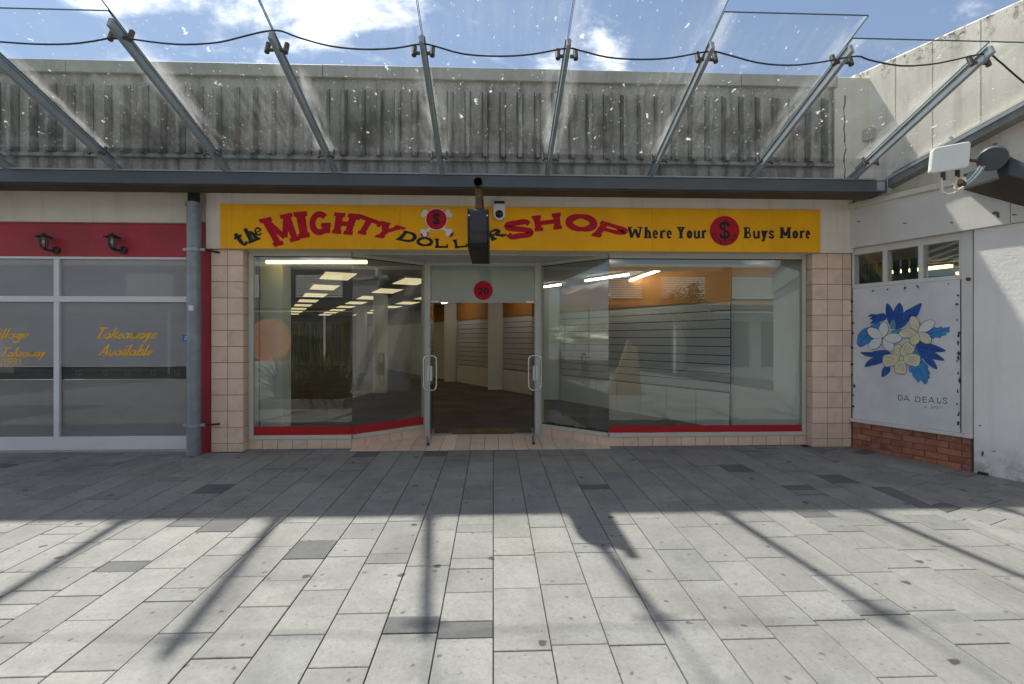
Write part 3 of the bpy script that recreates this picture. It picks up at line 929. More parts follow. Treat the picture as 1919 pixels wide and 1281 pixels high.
# ------------------------------------------------------------------ ribbed parapet over the shops
YP = 6.46
px0, px1 = -13.0, FX(1561, YP)
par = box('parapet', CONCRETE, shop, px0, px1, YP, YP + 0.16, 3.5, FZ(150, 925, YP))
zc0, zc1 = FZ(154, 925, YP), FZ(131, 925, YP)
sx = px0
caps = [-13.0, -8.6, -5.4, -2.2, 1.0, 3.3, px1 + 0.04]
for a, b in zip(caps[:-1], caps[1:]):
    box('capping', CAPPING, par, a + 0.004, b - 0.002, YP - 0.05 - rng.uniform(0, 0.004), YP + 0.2, zc0 + rng.uniform(-.004, .004), zc1 + rng.uniform(-.003, .003), bevel=0.006)
rib = None
zr0, zr1 = FZ(298, 925, YP), FZ(172, 925, YP)
k = 0
x = px0 + 0.1
while x < px1 - 0.05:
    if rib is None:
        m = MB()
        # tapering precast fin, splayed back at its head
        b_ = [(x - 0.02, YP - 0.105, zr0), (x + 0.02, YP - 0.105, zr0), (x + 0.032, YP, zr0), (x - 0.032, YP, zr0)]
        t_ = [(x - 0.02, YP - 0.105, zr1 - 0.07), (x + 0.02, YP - 0.105, zr1 - 0.07), (x + 0.032, YP, zr1), (x - 0.032, YP, zr1)]
        m.hexa(b_, t_)
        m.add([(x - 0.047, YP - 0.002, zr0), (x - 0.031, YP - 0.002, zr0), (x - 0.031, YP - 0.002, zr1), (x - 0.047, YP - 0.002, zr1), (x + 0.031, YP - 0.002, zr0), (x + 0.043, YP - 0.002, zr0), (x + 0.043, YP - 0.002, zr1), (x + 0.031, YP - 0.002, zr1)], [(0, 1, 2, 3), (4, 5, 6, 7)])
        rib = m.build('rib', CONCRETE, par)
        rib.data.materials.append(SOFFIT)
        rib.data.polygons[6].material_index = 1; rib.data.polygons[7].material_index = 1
        rorg = WL[rib.name].copy()
        r0 = x
    else:
        copy_piece(rib, rorg + Vector((x - r0, 0, 0)), par)
    x += 0.2285
box('ledge', CONCRETE, par, px0, px1, YP - 0.05, YP - 0.001, FZ(298, 925, YP) - 0.05, FZ(298, 925, YP) - 0.002, bevel=0.006)
# plain end pilaster against the side wall, cracked
pe = box('end_pilaster', CREAM_G, shop, px1 + 0.003, CORNER.x + 0.1, YP - 0.03, YP + 0.3, 3.45, FZ(146, 1585, YP), bevel=0.01)
cr = MB()
pts = []
zz_ = 3.6
while zz_ < 4.85:
    pts.append(Vector((FX(1584, YP - 0.03) + rng.uniform(-0.02, 0.02), YP - 0.032, zz_))); zz_ += 0.09
for p, q2 in zip(pts[:-1], pts[1:]):
    w_ = rng.uniform(0.003, 0.011)
    cr.add([p + Vector((-w_, 0, 0)), p + Vector((w_, 0, 0)), q2 + Vector((w_, 0, 0)), q2 + Vector((-w_, 0, 0))], [(0, 1, 2, 3)])
cr.build('crack', SOFFIT, pe)

# ------------------------------------------------------------------ shop interior things
def troffer(x, y, label, group):
    d = unit((-0.46, 1, 0)); n = Vector((d.y, -d.x, 0))
    c = Vector((x, y, 2.70))
    t = thing('ceiling_light', c, label, 'light', group)
    def rect(hl, hw): return [c - d*hl - n*hw, c - d*hl + n*hw, c + d*hl + n*hw, c + d*hl - n*hw]
    MB().prism(rect(0.62, 0.32), (0, 0, 0.018)).build('frame', WHITE_P, t)
    MB().prism([p - Vector((0, 0, 0.001)) for p in rect(0.57, 0.27)], (0, 0, -0.008)).build('diffuser', TROFFER, t)
ORD = ('first', 'second', 'third', 'fourth', 'fifth', 'sixth', 'seventh', 'eighth', 'ninth')
ROWS = ((-5.1, 'far left', 1, 7), (-3.38, 'left', 0, 9), (-1.72, 'middle', 0, 9), (0.0, 'right', 1, 8))
for bx_, nm, k0, k1 in ROWS:
    for k in range(k0, k1):
        y = 10.4 + 2.1 * k - (0.83 if nm == 'left' else 0)
        xx = bx_ - 0.46 * (y - 10.4)
        if y > 26.2 or y < YD + 0.9: continue
        troffer(xx, y, 'cream ceiling light panel, %s from the front in the %s row inside the shop' % (ORD[k - k0], nm), 'ceiling panels of the %s row' % nm)
def batten(a, b, label, m=TUBE, r=0.02, group=None):
    a, b = Vector(a), Vector(b)
    t = thing('batten_light', ((a + b)/2), label, 'light', group)
    up = Vector((0, 0, 0.035))
    MB().bar(a + up, b + up, 0.06, 0.03).build('housing', WHITE_P, t)
    MB().tube([a, b], r, 8).build('tube', m, t, smooth=True)
batten(F(500, 490.5, 7.12), F(688, 490.5, 7.12), 'glowing yellow fluorescent tube across the top of the left shop window', TUBE_Y, 0.027)
def onceil(u, v, z=2.66):
    d = ray(u, v); k = (z - CAM_Z) / d.z
    return Vector((d.x*k, d.y*k, z))
batten(onceil(1174, 528), onceil(1238, 505.5), 'white fluorescent tube slanting behind the right shop window')
batten(onceil(1015, 538), onceil(1051, 533), 'short white fluorescent tube just right of the entrance')
batten(onceil(836, 576.5), onceil(868, 571), 'white fluorescent tube seen through the open doorway')
for nm, (u0, v0, u1, v1) in zip(('nearest', 'middle', 'farthest'), ((777, 588.5, 795, 585), (733, 597.5, 748, 595.5), (704, 604.5, 714, 602))):
    batten(onceil(u0, v0), onceil(u1, v1), '%s of three white fluorescent tubes left of the door far back in shop' % nm, group='tubes far back in the shop')
for nm, y in (('first', 9.3), ('second', 12.6), ('third', 15.6)):  # extra tubes added along the right wall to brighten the interior
    xm = rwall(y) - 0.85
    batten((xm + 0.3, y - 0.5, 2.66), (xm - 0.3, y + 0.5, 2.66), '%s added white fluorescent tube from the front along the slatwall' % nm, group='tubes added along the slatwall')
# slatwall with boards and cupboards below
def slatwall(y0, y1, label, zs=(0.64, 2.1), pitch=0.146):
    c = Vector((rwall((y0+y1)/2), (y0+y1)/2, FL))
    t = thing('slatwall', c, label, 'shelving')
    along(y0, y1, 0.032, 0.045, zs[0], zs[1]).build('backing', GAP_DK, t)
    z = zs[0]
    while z < zs[1] - 0.05:
        along(y0, y1, 0.046, 0.06, z + 0.007, min(zs[1], z + pitch) - 0.007).build('slat', SLAT, t)
        z += pitch
    return t
def cupboards(y0, y1, n, label):
    t = thing('cupboard_row', Vector((rwall((y0+y1)/2), (y0+y1)/2, FL)), label, 'cupboard')
    along(y0, y1, 0.032, 0.05, FL + 0.001, 0.63).build('carcass', GAP_DK, t)
    for k in range(n):
        a, b = y0 + (y1-y0)*k/n, y0 + (y1-y0)*(k+1)/n
        along(a + 0.008, b - 0.008, 0.051, 0.07, FL + 0.003, 0.62).build('cupboard_door', WALL_IN, t)
slatwall(7.78, 11.7, 'grey slatwall behind the right shop window')
cupboards(7.78, 11.7, 7, 'white cupboard doors below the grey slatwall in right window')
slatwall(12.3, 14.05, 'grey slatwall right of the white column inside the doorway')
cupboards(12.3, 14.05, 3, 'white cupboards right of the white column inside the doorway')
slatwall(14.7, 16.75, 'dark slatwall left of the white column inside the doorway')
cupboards(14.7, 16.75, 3, 'white cupboards left of the white column inside the doorway')
# door mat
tag(box('door_mat', MAT_BR, None, FX(845, 7.75), FX(972, 7.75), YD + 0.07, YD + 0.42, FL + 0.001, FL + 0.014), 'brown coir mat just inside the open glass doors', 'mat')
# strips of a green curtain at the back
sc_ = thing('strip_curtain', F(600, 690, 19.0), 'green and yellow hanging strips behind the left shop window', 'curtain')
GRN = plain('green_strip', (0.16, 0.30, 0.05), 0.6, var=0.3, scale=3)
YLG = plain('yellow_strip', (0.42, 0.36, 0.06), 0.6, var=0.3, scale=3)
MB().bar(F(540, 604, 19.0), F(655, 604, 19.0), 0.06, 0.06).build('rail', WALL_DK, sc_)
for i in range(17):
    u = 543 + i*6.5 + rng.uniform(-2, 2)
    a = F(u, 606, 19.0 + rng.uniform(-.1, .1)); b = F(u + rng.uniform(-1, 1), rng.uniform(665, 692), 19.0)
    MB().bar(a, b, 0.05, 0.012, up=(0, 1, 0)).build('strip', GRN if i % 3 else YLG, sc_)

# ------------------------------------------------------------------ lettering drawn from strokes
def arc(cx, cy, rx, ry, a0, a1, n=14):
    return [(cx + rx*math.cos(math.radians(a0 + (a1-a0)*k/n)), cy + ry*math.sin(math.radians(a0 + (a1-a0)*k/n))) for k in range(n+1)]
def spline(pts, n=5):
    out = []
    for i in range(len(pts) - 1):
        p0, p1, p2, p3 = pts[max(i-1, 0)], pts[i], pts[i+1], pts[min(i+2, len(pts)-1)]
        for k in range(n):
            t = k / n
            out.append(tuple(0.5*((2*p1[j]) + (p2[j]-p0[j])*t + (2*p0[j]-5*p1[j]+4*p2[j]-p3[j])*t*t + (-p0[j]+3*p1[j]-3*p2[j]+p3[j])*t**3) for j in (0, 1)))
    out.append(pts[-1])
    return out
def glyph(ch, a, S=0.24, T=0.13, serif=True):
    e = S/2/a; se = (0.07/a if serif else 0.0); xl = e + se; xr = 1 - xl
    st = []
    def stem(x, y0=0.0, y1=1.0, w=S): st.append(([(x, y0 + 0.01), (x, y1 - 0.01)], w))
    def sf(x, y):
        if serif: st.append(([(x - e - se, y), (x + e + se, y)], T))
    b, t = T/2, 1 - T/2
    if ch == 'M':
        stem(xl); stem(xr); st.append(([(xl, t), (.5, .22)], S*.8)); st.append(([(xr, t), (.5, .22)], S*.8)); sf(xl, b); sf(xr, b); sf(xl, t); sf(xr, t)
    elif ch == 'I': stem(.5); sf(.5, b); sf(.5, t)
    elif ch == 'H': stem(xl); stem(xr); st.append(([(xl, .5), (xr, .5)], T*1.2)); [sf(x, y) for x in (xl, xr) for y in (b, t)]
    elif ch == 'T':
        stem(.5); sf(.5, b); st.append(([(0.02, t), (.98, t)], T*1.2))
        if serif: st.append(([(.06, 1), (.06, .68)], T)); st.append(([(.94, 1), (.94, .68)], T))
    elif ch == 'Y': st.append(([(xl, t), (.5, .46)], S*.85)); st.append(([(xr, t), (.5, .46)], S*.85)); stem(.5, 0, .52); sf(xl, t); sf(xr, t); sf(.5, b)
    elif ch == 'D': stem(xl); sf(xl, b); sf(xl, t); st.append(([(xl, b)] + arc(.5, .5, .5-e, .5-b, -90, 90) + [(xl, t)], [T] + [T + (S-T)*math.sin(math.pi*k/14) for k in range(15)] + [T]))
    elif ch == 'P' or ch == 'R':
        stem(xl); sf(xl, b); sf(xl, t)
        st.append(([(xl, t)] + arc(.52, .72, .46-e, .28-b, 90, -90) + [(xl, .44 + b)], [T] + [T + (S-T)*math.sin(math.pi*k/14) for k in range(15)] + [T]))
        if ch == 'R': st.append(([(.5, .45), (1 - e*1.0, b)], S*.85)); sf(1 - e - se*.5, b)
    elif ch == 'L': stem(xl); sf(xl, t); st.append(([(0, b), (.97, b)], T*1.1)); st.append(([(.93, 0), (.93, .38)], T))
    elif ch in 'Oo0': st.append((arc(.5, .5, .5-e, .5-T*.6, 0, 360, 28), [S*.62 + (S*.42)*abs(math.cos(2*math.pi*k/28)) for k in range(29)]))
    elif ch in 'Ss$':
        st.append((spline([(.88, .70), (.78, .88), (.5, 1-b), (.2, .86), (.15, .68), (.4, .54), (.66, .44), (.87, .28), (.78, .1), (.5, b), (.2, .12), (.12, .32)]), S*.8))
        if ch == '$': st.append(([(.5, -.12), (.5, 1.12)], S*.5))
    elif ch == 'G': st.append((arc(.5, .5, .5-e, .5-T*.6, 42, 325, 22), [S*.8]*23)); st.append(([(.55, .42), (1, .42)], T)); st.append(([(1-e, .45), (1-e, .05)], S*.8))
    elif ch == 'C': st.append((arc(.5, .5, .5-e, .5-T*.6, 48, 312, 22), S))
    elif ch == 'U': st.append(([(e, 1), (e, .35)] + arc(.5, .35, .5-e, .35-b, 180, 360) + [(1-e, 1)], S))
    elif ch == 'A': st.append(([(.5, 1), (e, 0.01)], S*.8)); st.append(([(.5, 1), (1-e, 0.01)], S)); st.append(([(.25, .3), (.75, .3)], T)); sf(e+se, b); sf(1-e-se, b)
    elif ch == 'E': stem(xl); [st.append(([(xl, y), (.95, y)], T)) for y in (b, .5, t)]
    elif ch == 'V': st.append(([(e, 1), (.5, 0)], S)); st.append(([(1-e, 1), (.5, 0)], S*.7))
    elif ch == 'W': st.append(([(e, t), (.28, b)], S)); st.append(([(.28, b), (.5, .8)], S*.6)); st.append(([(.5, .8), (.74, b)], S)); st.append(([(.74, b), (1-e, t)], S*.6)); [sf(x, t) for x in (e+se, 1-e-se)]
    elif ch == 'B':
        stem(xl); sf(xl, b); sf(xl, t)
        st.append(([(xl, t)] + arc(.5, .75, .42-e, .25-b, 90, -90) + [(xl, .5)], T*1.2)); st.append(([(xl, .52)] + arc(.55, .27, .45-e, .25-b*.6, 90, -90) + [(xl, b)], T*1.35))
    elif ch == '2': st.append((spline([(.12, .72), (.25, .92), (.55, .95), (.85, .75), (.7, .45), (.35, .25), (.12, .08)]), S*.8)); st.append(([(.08, b), (.95, b)], T*1.2))
    elif ch == '1': stem(.5); st.append(([(.5, t), (.2, .75)], T))
    elif ch == 't': stem(.45, .2, 1); st.append((spline([(.45, .25), (.5, .08), (.7, .06), (.95, .16)]), S*.7)); st.append(([(.05, .7), (.9, .7)], T*1.1))
    elif ch == 'h': stem(xl); sf(xl, b); st.append(([(xl, .42)] + arc(.56, .38, .44-e, .25, 160, 0, 8) + [(1-e, 0.01)], S*.85)); sf(1-e-se*.4, b)
    elif ch == 'e': st.append((arc(.5, .5, .5-e, .5-T*.6, 0, 318, 20), S*.8)); st.append(([(.1, .5), (1-e*.5, .5)], T))
    elif ch == 'r': stem(xl); sf(xl, b); st.append((spline([(xl, .55), (.55, .88), (.85, .92), (.97, .78)]), S*.8))
    elif ch == 'u': st.append(([(e, 1), (e, .35)] + arc(.45, .35, .45-e, .35-b, 180, 320, 8), S*.85)); stem(1-e); sf(1-e, b)
    elif ch == 'y': st.append(([(e, 1), (.5, .36)], S*.9)); st.append(([(1-e, 1), (.34, b), (.1, b)], S*.7)); sf(e+se, t); sf(1-e-se, t)
    elif ch == 'a': st.append((arc(.42, .5, .42-e, .5-b, 0, 360, 20), S*.8)); stem(1-e*1.6)
    elif ch == 'k': stem(e); st.append(([(e, .28), (.9, .62)], S*.7)); st.append(([(.35, .42), (.95, 0.02)], S*.85))
    elif ch == 'w': st.append((spline([(e, 1), (.15, .2), (.35, .05), (.5, .5), (.52, .9), (.6, .15), (.8, .05), (1-e, 1)]), S*.8))
    elif ch == 'v': st.append((spline([(e, 1), (.3, .1), (.5, .05), (1-e, 1)]), S*.8))
    elif ch == 'l': stem(.4); st.append((spline([(.4, .1), (.6, .02), (.98, .15)]), S*.7))
    elif ch == 'i': stem(.4, 0, .62); st.append(([(.42, .76), (.42, .88)], S)); st.append((spline([(.4, .1), (.6, .02), (.98, .12)]), S*.7))
    elif ch == 'b': stem(e); st.append((arc(.52, .3, .46-e, .3-b, 0, 360, 18), S*.8))
    elif ch == 'g': st.append((arc(.42, .72, .42-e, .28-b, 0, 360, 18), S*.8)); st.append((spline([(.9, 1), (.88, .4), (.75, .08), (.4, .02), (.1, .15)]), S*.8))
    elif ch == '.': st.append(([(.5, 0), (.5, .2)], S))
    return st
def ribbon(pts, w, closed=False):
    n = len(pts)
    ws = w if isinstance(w, (list, tuple)) else [w]*n
    L, R = [], []
    loop = (Vector(pts[0]) - Vector(pts[-1])).length < 1e-6
    for i in range(n):
        a = Vector(pts[i-1]) if i > 0 else (Vector(pts[-2]) if loop else Vector(pts[0]))
        c = Vector(pts[i+1]) if i < n-1 else (Vector(pts[1]) if loop else Vector(pts[-1]))
        d = c - a
        d = d.normalized() if d.length > 1e-9 else Vector((1, 0))
        nn = Vector((-d.y, d.x)) * ws[i] / 2
        L.append(Vector(pts[i]) + nn); R.append(Vector(pts[i]) - nn)
    return L, R
def letter(name, ch, quad, plane, mat, parent, S=0.24, T=0.13, serif=True, lift=0.0015):
    """quad: surveyed corners TL, TR, BR, BL; plane(u, v, lift) -> 3D"""
    tl, tr, br, bl = [Vector(q) for q in quad]
    wd_ = ((tr-tl).length + (br-bl).length)/2; ht = ((tl-bl).length + (tr-br).length)/2
    a = max(0.15, wd_/ht)
    m = MB()
    for i, (pts, w) in enumerate(glyph(ch, a, S, T, serif)):
        # refine long straight strokes a little so that the arch of the sign bends them
        P = [(p[0]*a, p[1]) for p in pts]
        L, R = ribbon(P, w)
        vs = []
        for p in L + R:
            x, y = p.x / a, p.y
            q = (bl*(1-x) + br*x)*(1-y) + (tl*(1-x) + tr*x)*y
            vs.append(plane(q.x, q.y, lift + 0.00022*i))
        n = len(L)
        m.add(vs, [(k, k+1, n+k+1, n+k) for k in range(n-1)])
    return m.build(name, mat, parent)
def disc(m, u, v, r, plane, lift, n=36, a0=0, a1=360, rx=None):
    c = plane(u, v, lift)
    pts = [plane(u + (rx or r)*math.cos(math.radians(a0 + (a1-a0)*k/n)), v + r*math.sin(math.radians(a0 + (a1-a0)*k/n)), lift) for k in range(n)]
    m.add(pts, [tuple(range(n))])
    return m

# ------------------------------------------------------------------ yellow shop sign
YS = FACADE - 0.075
def sign_plane(u, v, lift): 
    p = F(u, v, YS); p.y -= lift
    return p
zs0, zs1 = FZ(468.5, 925, YS), FZ(387, 925, YS)
sgn = thing('shop_sign', (FX(975, YS), YS, zs0), 'long yellow fascia sign with red and black painted lettering', 'sign')
sx = [FX(413, YS), FX(750, YS), FX(1223, YS), FX(1538, YS)]
for a, b in zip(sx[:-1], sx[1:]):
    box('board', YELLOW, sgn, a + 0.0012, b - 0.0012, YS, FACADE - 0.052, zs0, zs1, bevel=0.002)
for u in list(range(425, 1540, 93)):
    for v in (391.5, 464):
        p = F(u, v, YS)
        MB().tube([p + Vector((0, -0.0005, 0)), p + Vector((0, -0.004, 0))], [0.008, 0.006], 8).build('fixing_screw', CAPPING, sgn)
c1 = lambda x, y: (400 + x/3.3086, 320 + y/3.3086)
c2 = lambda x, y: (860 + x/2.7414, 320 + y/2.7414)
def q1(*p): return [c1(*x) for x in p]
def q2_(*p): return [c2(*x) for x in p]
for ch, q in (('t', q1((112, 400), (165, 372), (222, 448), (165, 475))), ('h', q1((180, 362), (228, 342), (292, 425), (222, 452))), ('e', q1((246, 360), (292, 340), (312, 390), (268, 410)))):
    letter('letter', ch, q, sign_plane, SIGN_DARK, sgn, 0.27, 0.16, serif=ch != 't')
for ch, q in (('M', q1((280, 300), (488, 258), (542, 428), (380, 472))), ('I', q1((494, 256), (584, 248), (604, 410), (528, 422))),
              ('G', q1((592, 252), (728, 252), (732, 392), (592, 402))), ('H', q1((752, 255), (910, 268), (862, 398), (736, 388))),
              ('T', q1((903, 266), (1050, 320), (990, 412), (846, 376))), ('Y', q1((1042, 308), (1200, 352), (1092, 428), (958, 402)))):
    letter('letter', ch, q, sign_plane, SIGN_RED, sgn, 0.33 if ch != 'M' else 0.235, 0.19 if ch != 'M' else 0.15)
for ch, q in (('D', q1((1188, 368), (1276, 392), (1244, 450), (1130, 426))), ('O', q1((1262, 408), (1362, 410), (1366, 470), (1258, 466))),
              ('L', q1((1374, 418), (1450, 420), (1458, 476), (1376, 478))), ('L', q1((1484, 426), (1568, 418), (1582, 470), (1500, 480))),
              ('A', q1((1605, 402), (1680, 385), (1712, 442), (1612, 468))), ('R', q1((1692, 386), (1762, 350), (1822, 400), (1728, 436)))):
    letter('letter', ch, q, sign_plane, SIGN_DARK, sgn, 0.33, 0.2)
for ch, q in (('S', q2_((222, 268), (372, 246), (396, 330), (246, 354))), ('H', q2_((374, 232), (524, 213), (532, 298), (392, 312))),
              ('O', q2_((546, 220), (706, 222), (718, 316), (550, 308))), ('P', q2_((736, 254), (884, 300), (838, 364), (678, 334)))):
    letter('letter', ch, q, sign_plane, SIGN_RED, sgn, 0.41, 0.23)
ADV = {'W': 1.32, 'h': .72, 'e': .58, 'r': .56, 'Y': .95, 'o': .64, 'u': .72, 'B': .84, 'y': .72, 's': .52, 'M': 1.2}
def straight(text, x0, x1, ytop, ybase, xh):
    tot = sum(ADV[c] for c in text); k = (x1 - x0)/tot; x = x0
    for c in text:
        w = ADV[c]*k; g = 0.05*k
        up = c.isupper() or c in 'h'
        top = ytop if up else ybase - xh*(ybase - ytop)
        bot = ybase + (0.28*(ybase - ytop) if c == 'y' else 0)
        letter('letter', c, q2_((x + g, top), (x + w - g, top), (x + w - g, bot), (x + g, bot)), sign_plane, SIGN_DARK, sgn, 0.27 if up else 0.34, 0.1 if up else 0.13)
        x += w
straight('Where', 865, 1100, 287, 346, 0.68); straight('Your', 1116, 1274, 287, 346, 0.68)
straight('Buys', 1460, 1622, 289, 346, 0.68); straight('More', 1645, 1810, 289, 346, 0.68)
def badge(cx, cy, r, outline):
    bm_ = MB()
    if outline:
        disc(bm_, cx, cy, r*1.07, sign_plane, 0.0032)
        rim = bm_.build('badge_rim', SIGN_WHITE, sgn)
    b = disc(MB(), cx, cy, r, sign_plane, 0.0042).build('badge', SIGN_RED, sgn)
    k = 0.62*r if not outline else 0.55*r
    letter('dollar_symbol', '$', [(cx - k*.62, cy - k), (cx + k*.62, cy - k), (cx + k*.62, cy + k*.85), (cx - k*.62, cy + k*.85)], sign_plane, SIGN_DARK, b, 0.26 if outline else .22, 0.16, lift=0.005)
    return b
def bone(a, b, parent):
    m = MB()
    a, b = Vector(a), Vector(b)
    d = (b - a).normalized(); n = Vector((-d.y, d.x))
    m.add([sign_plane(p.x, p.y, 0.0018) for p in (a + n*2.6, b + n*2.6, b - n*2.6, a - n*2.6)], [(0, 1, 2, 3)])
    for e, s in ((a, -1), (b, 1)):
        disc(m, (e + n*3.4).x, (e + n*3.4).y, 4.6, sign_plane, 0.0022, 14); disc(m, (e - n*3.4).x, (e - n*3.4).y, 4.6, sign_plane, 0.0025, 14)
    m.build('crossed_bone', SIGN_WHITE, parent)
    m2 = MB(); disc(m2, b.x + 1.4, b.y + 2.2, 6.4, sign_plane, 0.0014, 16, rx=8.0); m2.build('shadow_mark', SIGN_RED, parent)
cb = c1(1384, 300)
bone(c1(1308, 262), c1(1462, 382), sgn); 
bone(c1(1462, 264), c1(1306, 384), sgn)
badge(cb[0], cb[1], 19.4, True)
cb2 = c2(1366, 308)
b2 = badge(cb2[0], cb2[1], 27.8, False)
for i, ch in enumerate('DOLLAR'):
    a = math.radians(158 - i*27)
    ux, uy = math.cos(a), math.sin(a)
    cx, cy = cb2[0] + ux*21.5, cb2[1] + uy*21.5
    tx, ty = uy, -ux
    if tx < 0: tx, ty = -tx, -ty
    nx, ny = -ux, -uy
    w, h = 3.6, 4.0
    letter('badge_letter', ch, [(cx - tx*w + nx*h, cy - ty*w + ny*h), (cx + tx*w + nx*h, cy + ty*w + ny*h), (cx + tx*w - nx*h, cy + ty*w - ny*h), (cx - tx*w - nx*h, cy - ty*w - ny*h)], sign_plane, SIGN_DARK, b2, 0.22, 0.14, False, lift=0.005)

# number disc on the transom
def tr_plane(u, v, lift):
    p = F(u, v, YD - 0.012); p.y -= lift
    return p
nd = disc(MB(), 906, 544, 18, tr_plane, 0.002).build('number_disc', SIGN_RED, transom)
letter('digit', '2', [(896, 539), (905, 539), (905, 551), (896, 551)], tr_plane, SIGN_DARK, transom, 0.3, 0.18, lift=0.0045)
letter('digit', '0', [(906.5, 539), (917, 539), (917, 551), (906.5, 551)], tr_plane, SIGN_DARK, transom, 0.3, 0.18, lift=0.0045)

# ------------------------------------------------------------------ takeaway shop on the left
YT = FACADE + 0.12
tk = thing('takeaway_building', (-6, FACADE + 1, 0), 'takeaway shopfront with red band, white frames and grey filmed glass at left', 'building')
txr = FX(396) - 0.004
box('kerb', CAPPING, tk, -13.0, FX(353), YT - 0.06, YT + 0.2, -0.04, 0.022)
box('wall', RED, tk, FX(352), txr, YT - 0.05, YT + 0.25, -0.02, FZ(414, 370, YT))
box('red_band', RED, tk, -13.0, FX(352) - 0.002, YT - 0.035, YT + 0.25, FZ(481, 200, YT - .035), FZ(417, 200, YT - .035))
box('fascia', CREAM_G, tk, -13.0, FX(350), YT - 0.09, YT + 0.25, FZ(416, 200, YT - .09), 3.75, bevel=0.003)
box('fascia', CREAM_G, tk, FX(350) + 0.003, fx0 - 0.003, YT - 0.085, YT + 0.25, FZ(415, 370, YT - .09), 3.75, bevel=0.003)
zb0, zb1 = 0.024, FZ(817, 200, YT)
zm0, zm1 = FZ(566, 200, YT), FZ(555, 200, YT)
zt_0, zt_1 = FZ(486, 200, YT), FZ(480.5, 200, YT)
xs = [-13.0, -6.55 - 1.75, FX(105.5, YT), FX(354, YT)]
mw = FX(116, YT) - FX(105.5, YT)
box('bottom_rail', WHITE_AL, tk, -13.0, xs[3], YT - 0.04, YT + 0.05, zb0, zb1, bevel=0.004)
box('transom_rail', WHITE_AL, tk, -13.0, xs[3], YT - 0.035, YT + 0.05, zm0, zm1, bevel=0.004)
box('head_rail', WHITE_AL, tk, -13.0, xs[3], YT - 0.034, YT + 0.05, zt_0, zt_1, bevel=0.003)
for x in xs[1:3]:
    for za, zb in ((zb1, zm0), (zm1, zt_0)):
        box('mullion', WHITE_AL, tk, x, x + mw, YT - 0.04, YT + 0.05, za + 0.0005, zb - 0.0005, bevel=0.004)
zk0, zk1 = FZ(710, 230, YT), FZ(686, 230, YT)
for x0, x1 in ((xs[0], xs[1]), (xs[1] + mw, xs[2]), (xs[2] + mw, xs[3])):
    box('pane', FILM, tk, x0, x1, YT - 0.004, YT + 0.008, zm1, zt_0)
    w = box('pane', FILM, tk, x0, x1, YT - 0.004, YT + 0.008, zk1, zm0)
    box('dark_band', BAND, w, x0, x1, YT - 0.0045, YT + 0.008, zk0, zk1 - 0.001)
    box('pane', FILM_LOW, tk, x0, x1, YT - 0.004, YT + 0.008, zb1, zk0 - 0.001)
def tk_plane(u, v, lift):
    p = F(u, v, YT - 0.004); p.y -= lift
    return p
SADV = {'T': 1.05, 'A': 1.0, 'V': .9, 'a': .8, 'k': .75, 'e': .62, 'w': 1.0, 'y': .75, 's': .55, 'v': .7, 'i': .38, 'l': .38, 'b': .7, 'g': .8}
def script(text, u0, u1, vt, vb, parent, sh=0.55, S=0.165):
    tot = sum(SADV[c] for c in text); k = (u1 - u0)/tot; x = u0
    H = vb - vt
    for c in text:
        w = SADV[c]*k
        up = c.isupper() or c in 'klbi'
        t0 = vt if up else vt + 0.50*H
        b0_ = vb + (0.38*H if c in 'yg' else 0)
        def P(px, py): return (px + sh*(vb - py), py)
        letter('letter', c, [P(x, t0), P(x + w*.96, t0), P(x + w*.96, b0_), P(x, b0_)], tk_plane, GOLD, parent, S*(1 if up else 1.6), S*.7 if up else S, False)
        # connecting hairline that swings up into the next letter
        hl = [P(x + w*t_, vb - H*k_) for t_, k_ in ((.55, .02), (.85, .05), (1.05, .2), (1.2, .34))]
        L_, R_ = ribbon([Vector(p) for p in spline(hl, 3)], 1.5)
        n_ = len(L_)
        m_ = MB(); m_.add([tk_plane(p.x, p.y, 0.0032) for p in L_ + R_], [(k_, k_+1, n_+k_+1, n_+k_) for k_ in range(n_-1)])
        if c != text[-1]: m_.build('hairline', GOLD, parent)
        x += w
wtext = thing('window_lettering', F(240, 668, YT - 0.006), 'gold script window lettering reading Takeaways Available', 'lettering')
script('Takeaways', 176, 292, 613, 634, wtext); script('Available', 184, 284, 645, 666, wtext)
wtext2 = thing('window_lettering', F(40, 684, YT - 0.006), 'gold script lettering ending in Takeaway and CURRY at left edge', 'lettering')
script('Village', -22, 52, 615, 634, wtext2); script('Takeaway', 0, 84, 650, 668, wtext2)
for i, c in enumerate('CURRY'):
    letter('letter', c, [(2 + i*8.2, 671), (9 + i*8.2, 671), (9 + i*8.2, 684), (2 + i*8.2, 684)], tk_plane, GOLD, wtext2, 0.14, 0.13, False)
# small painted sprigs in the dark band
PALE = plain('pale_motif', (0.085, 0.085, 0.065), 0.5)
for u in (148, 197, 240, 288, 332):
    m = MB()
    for a in (20, 80, 150, 220, 300):
        m.add([tk_plane(u + 6.5*math.cos(math.radians(a+d_))*r_, 698 + 6*math.sin(math.radians(a+d_))*r_, 0.0018) for d_, r_ in ((0, .25), (-16, .8), (0, 1.1), (16, .8))], [(0, 1, 2, 3)])
    m.build('sprig_motif', PALE, tk)
st = MB(); st.add([tk_plane(*p, 0.002) for p in ((343, 627), (354, 627), (354, 639), (343, 639))], [(0, 1, 2, 3)])
so = st.build('sticker', BLUE_STICKER); tag(so, 'small blue sticker on the takeaway glass beside drainpipe', 'sticker')
sw = MB(); disc(sw, 348.5, 631, 1.6, tk_plane, 0.003, 10); sw.add([tk_plane(*p, 0.003) for p in ((345.5, 634.5), (351.5, 633), (352, 635), (346, 636.5))], [(0, 1, 2, 3)])
sw.build('mark', SIGN_WHITE, so)

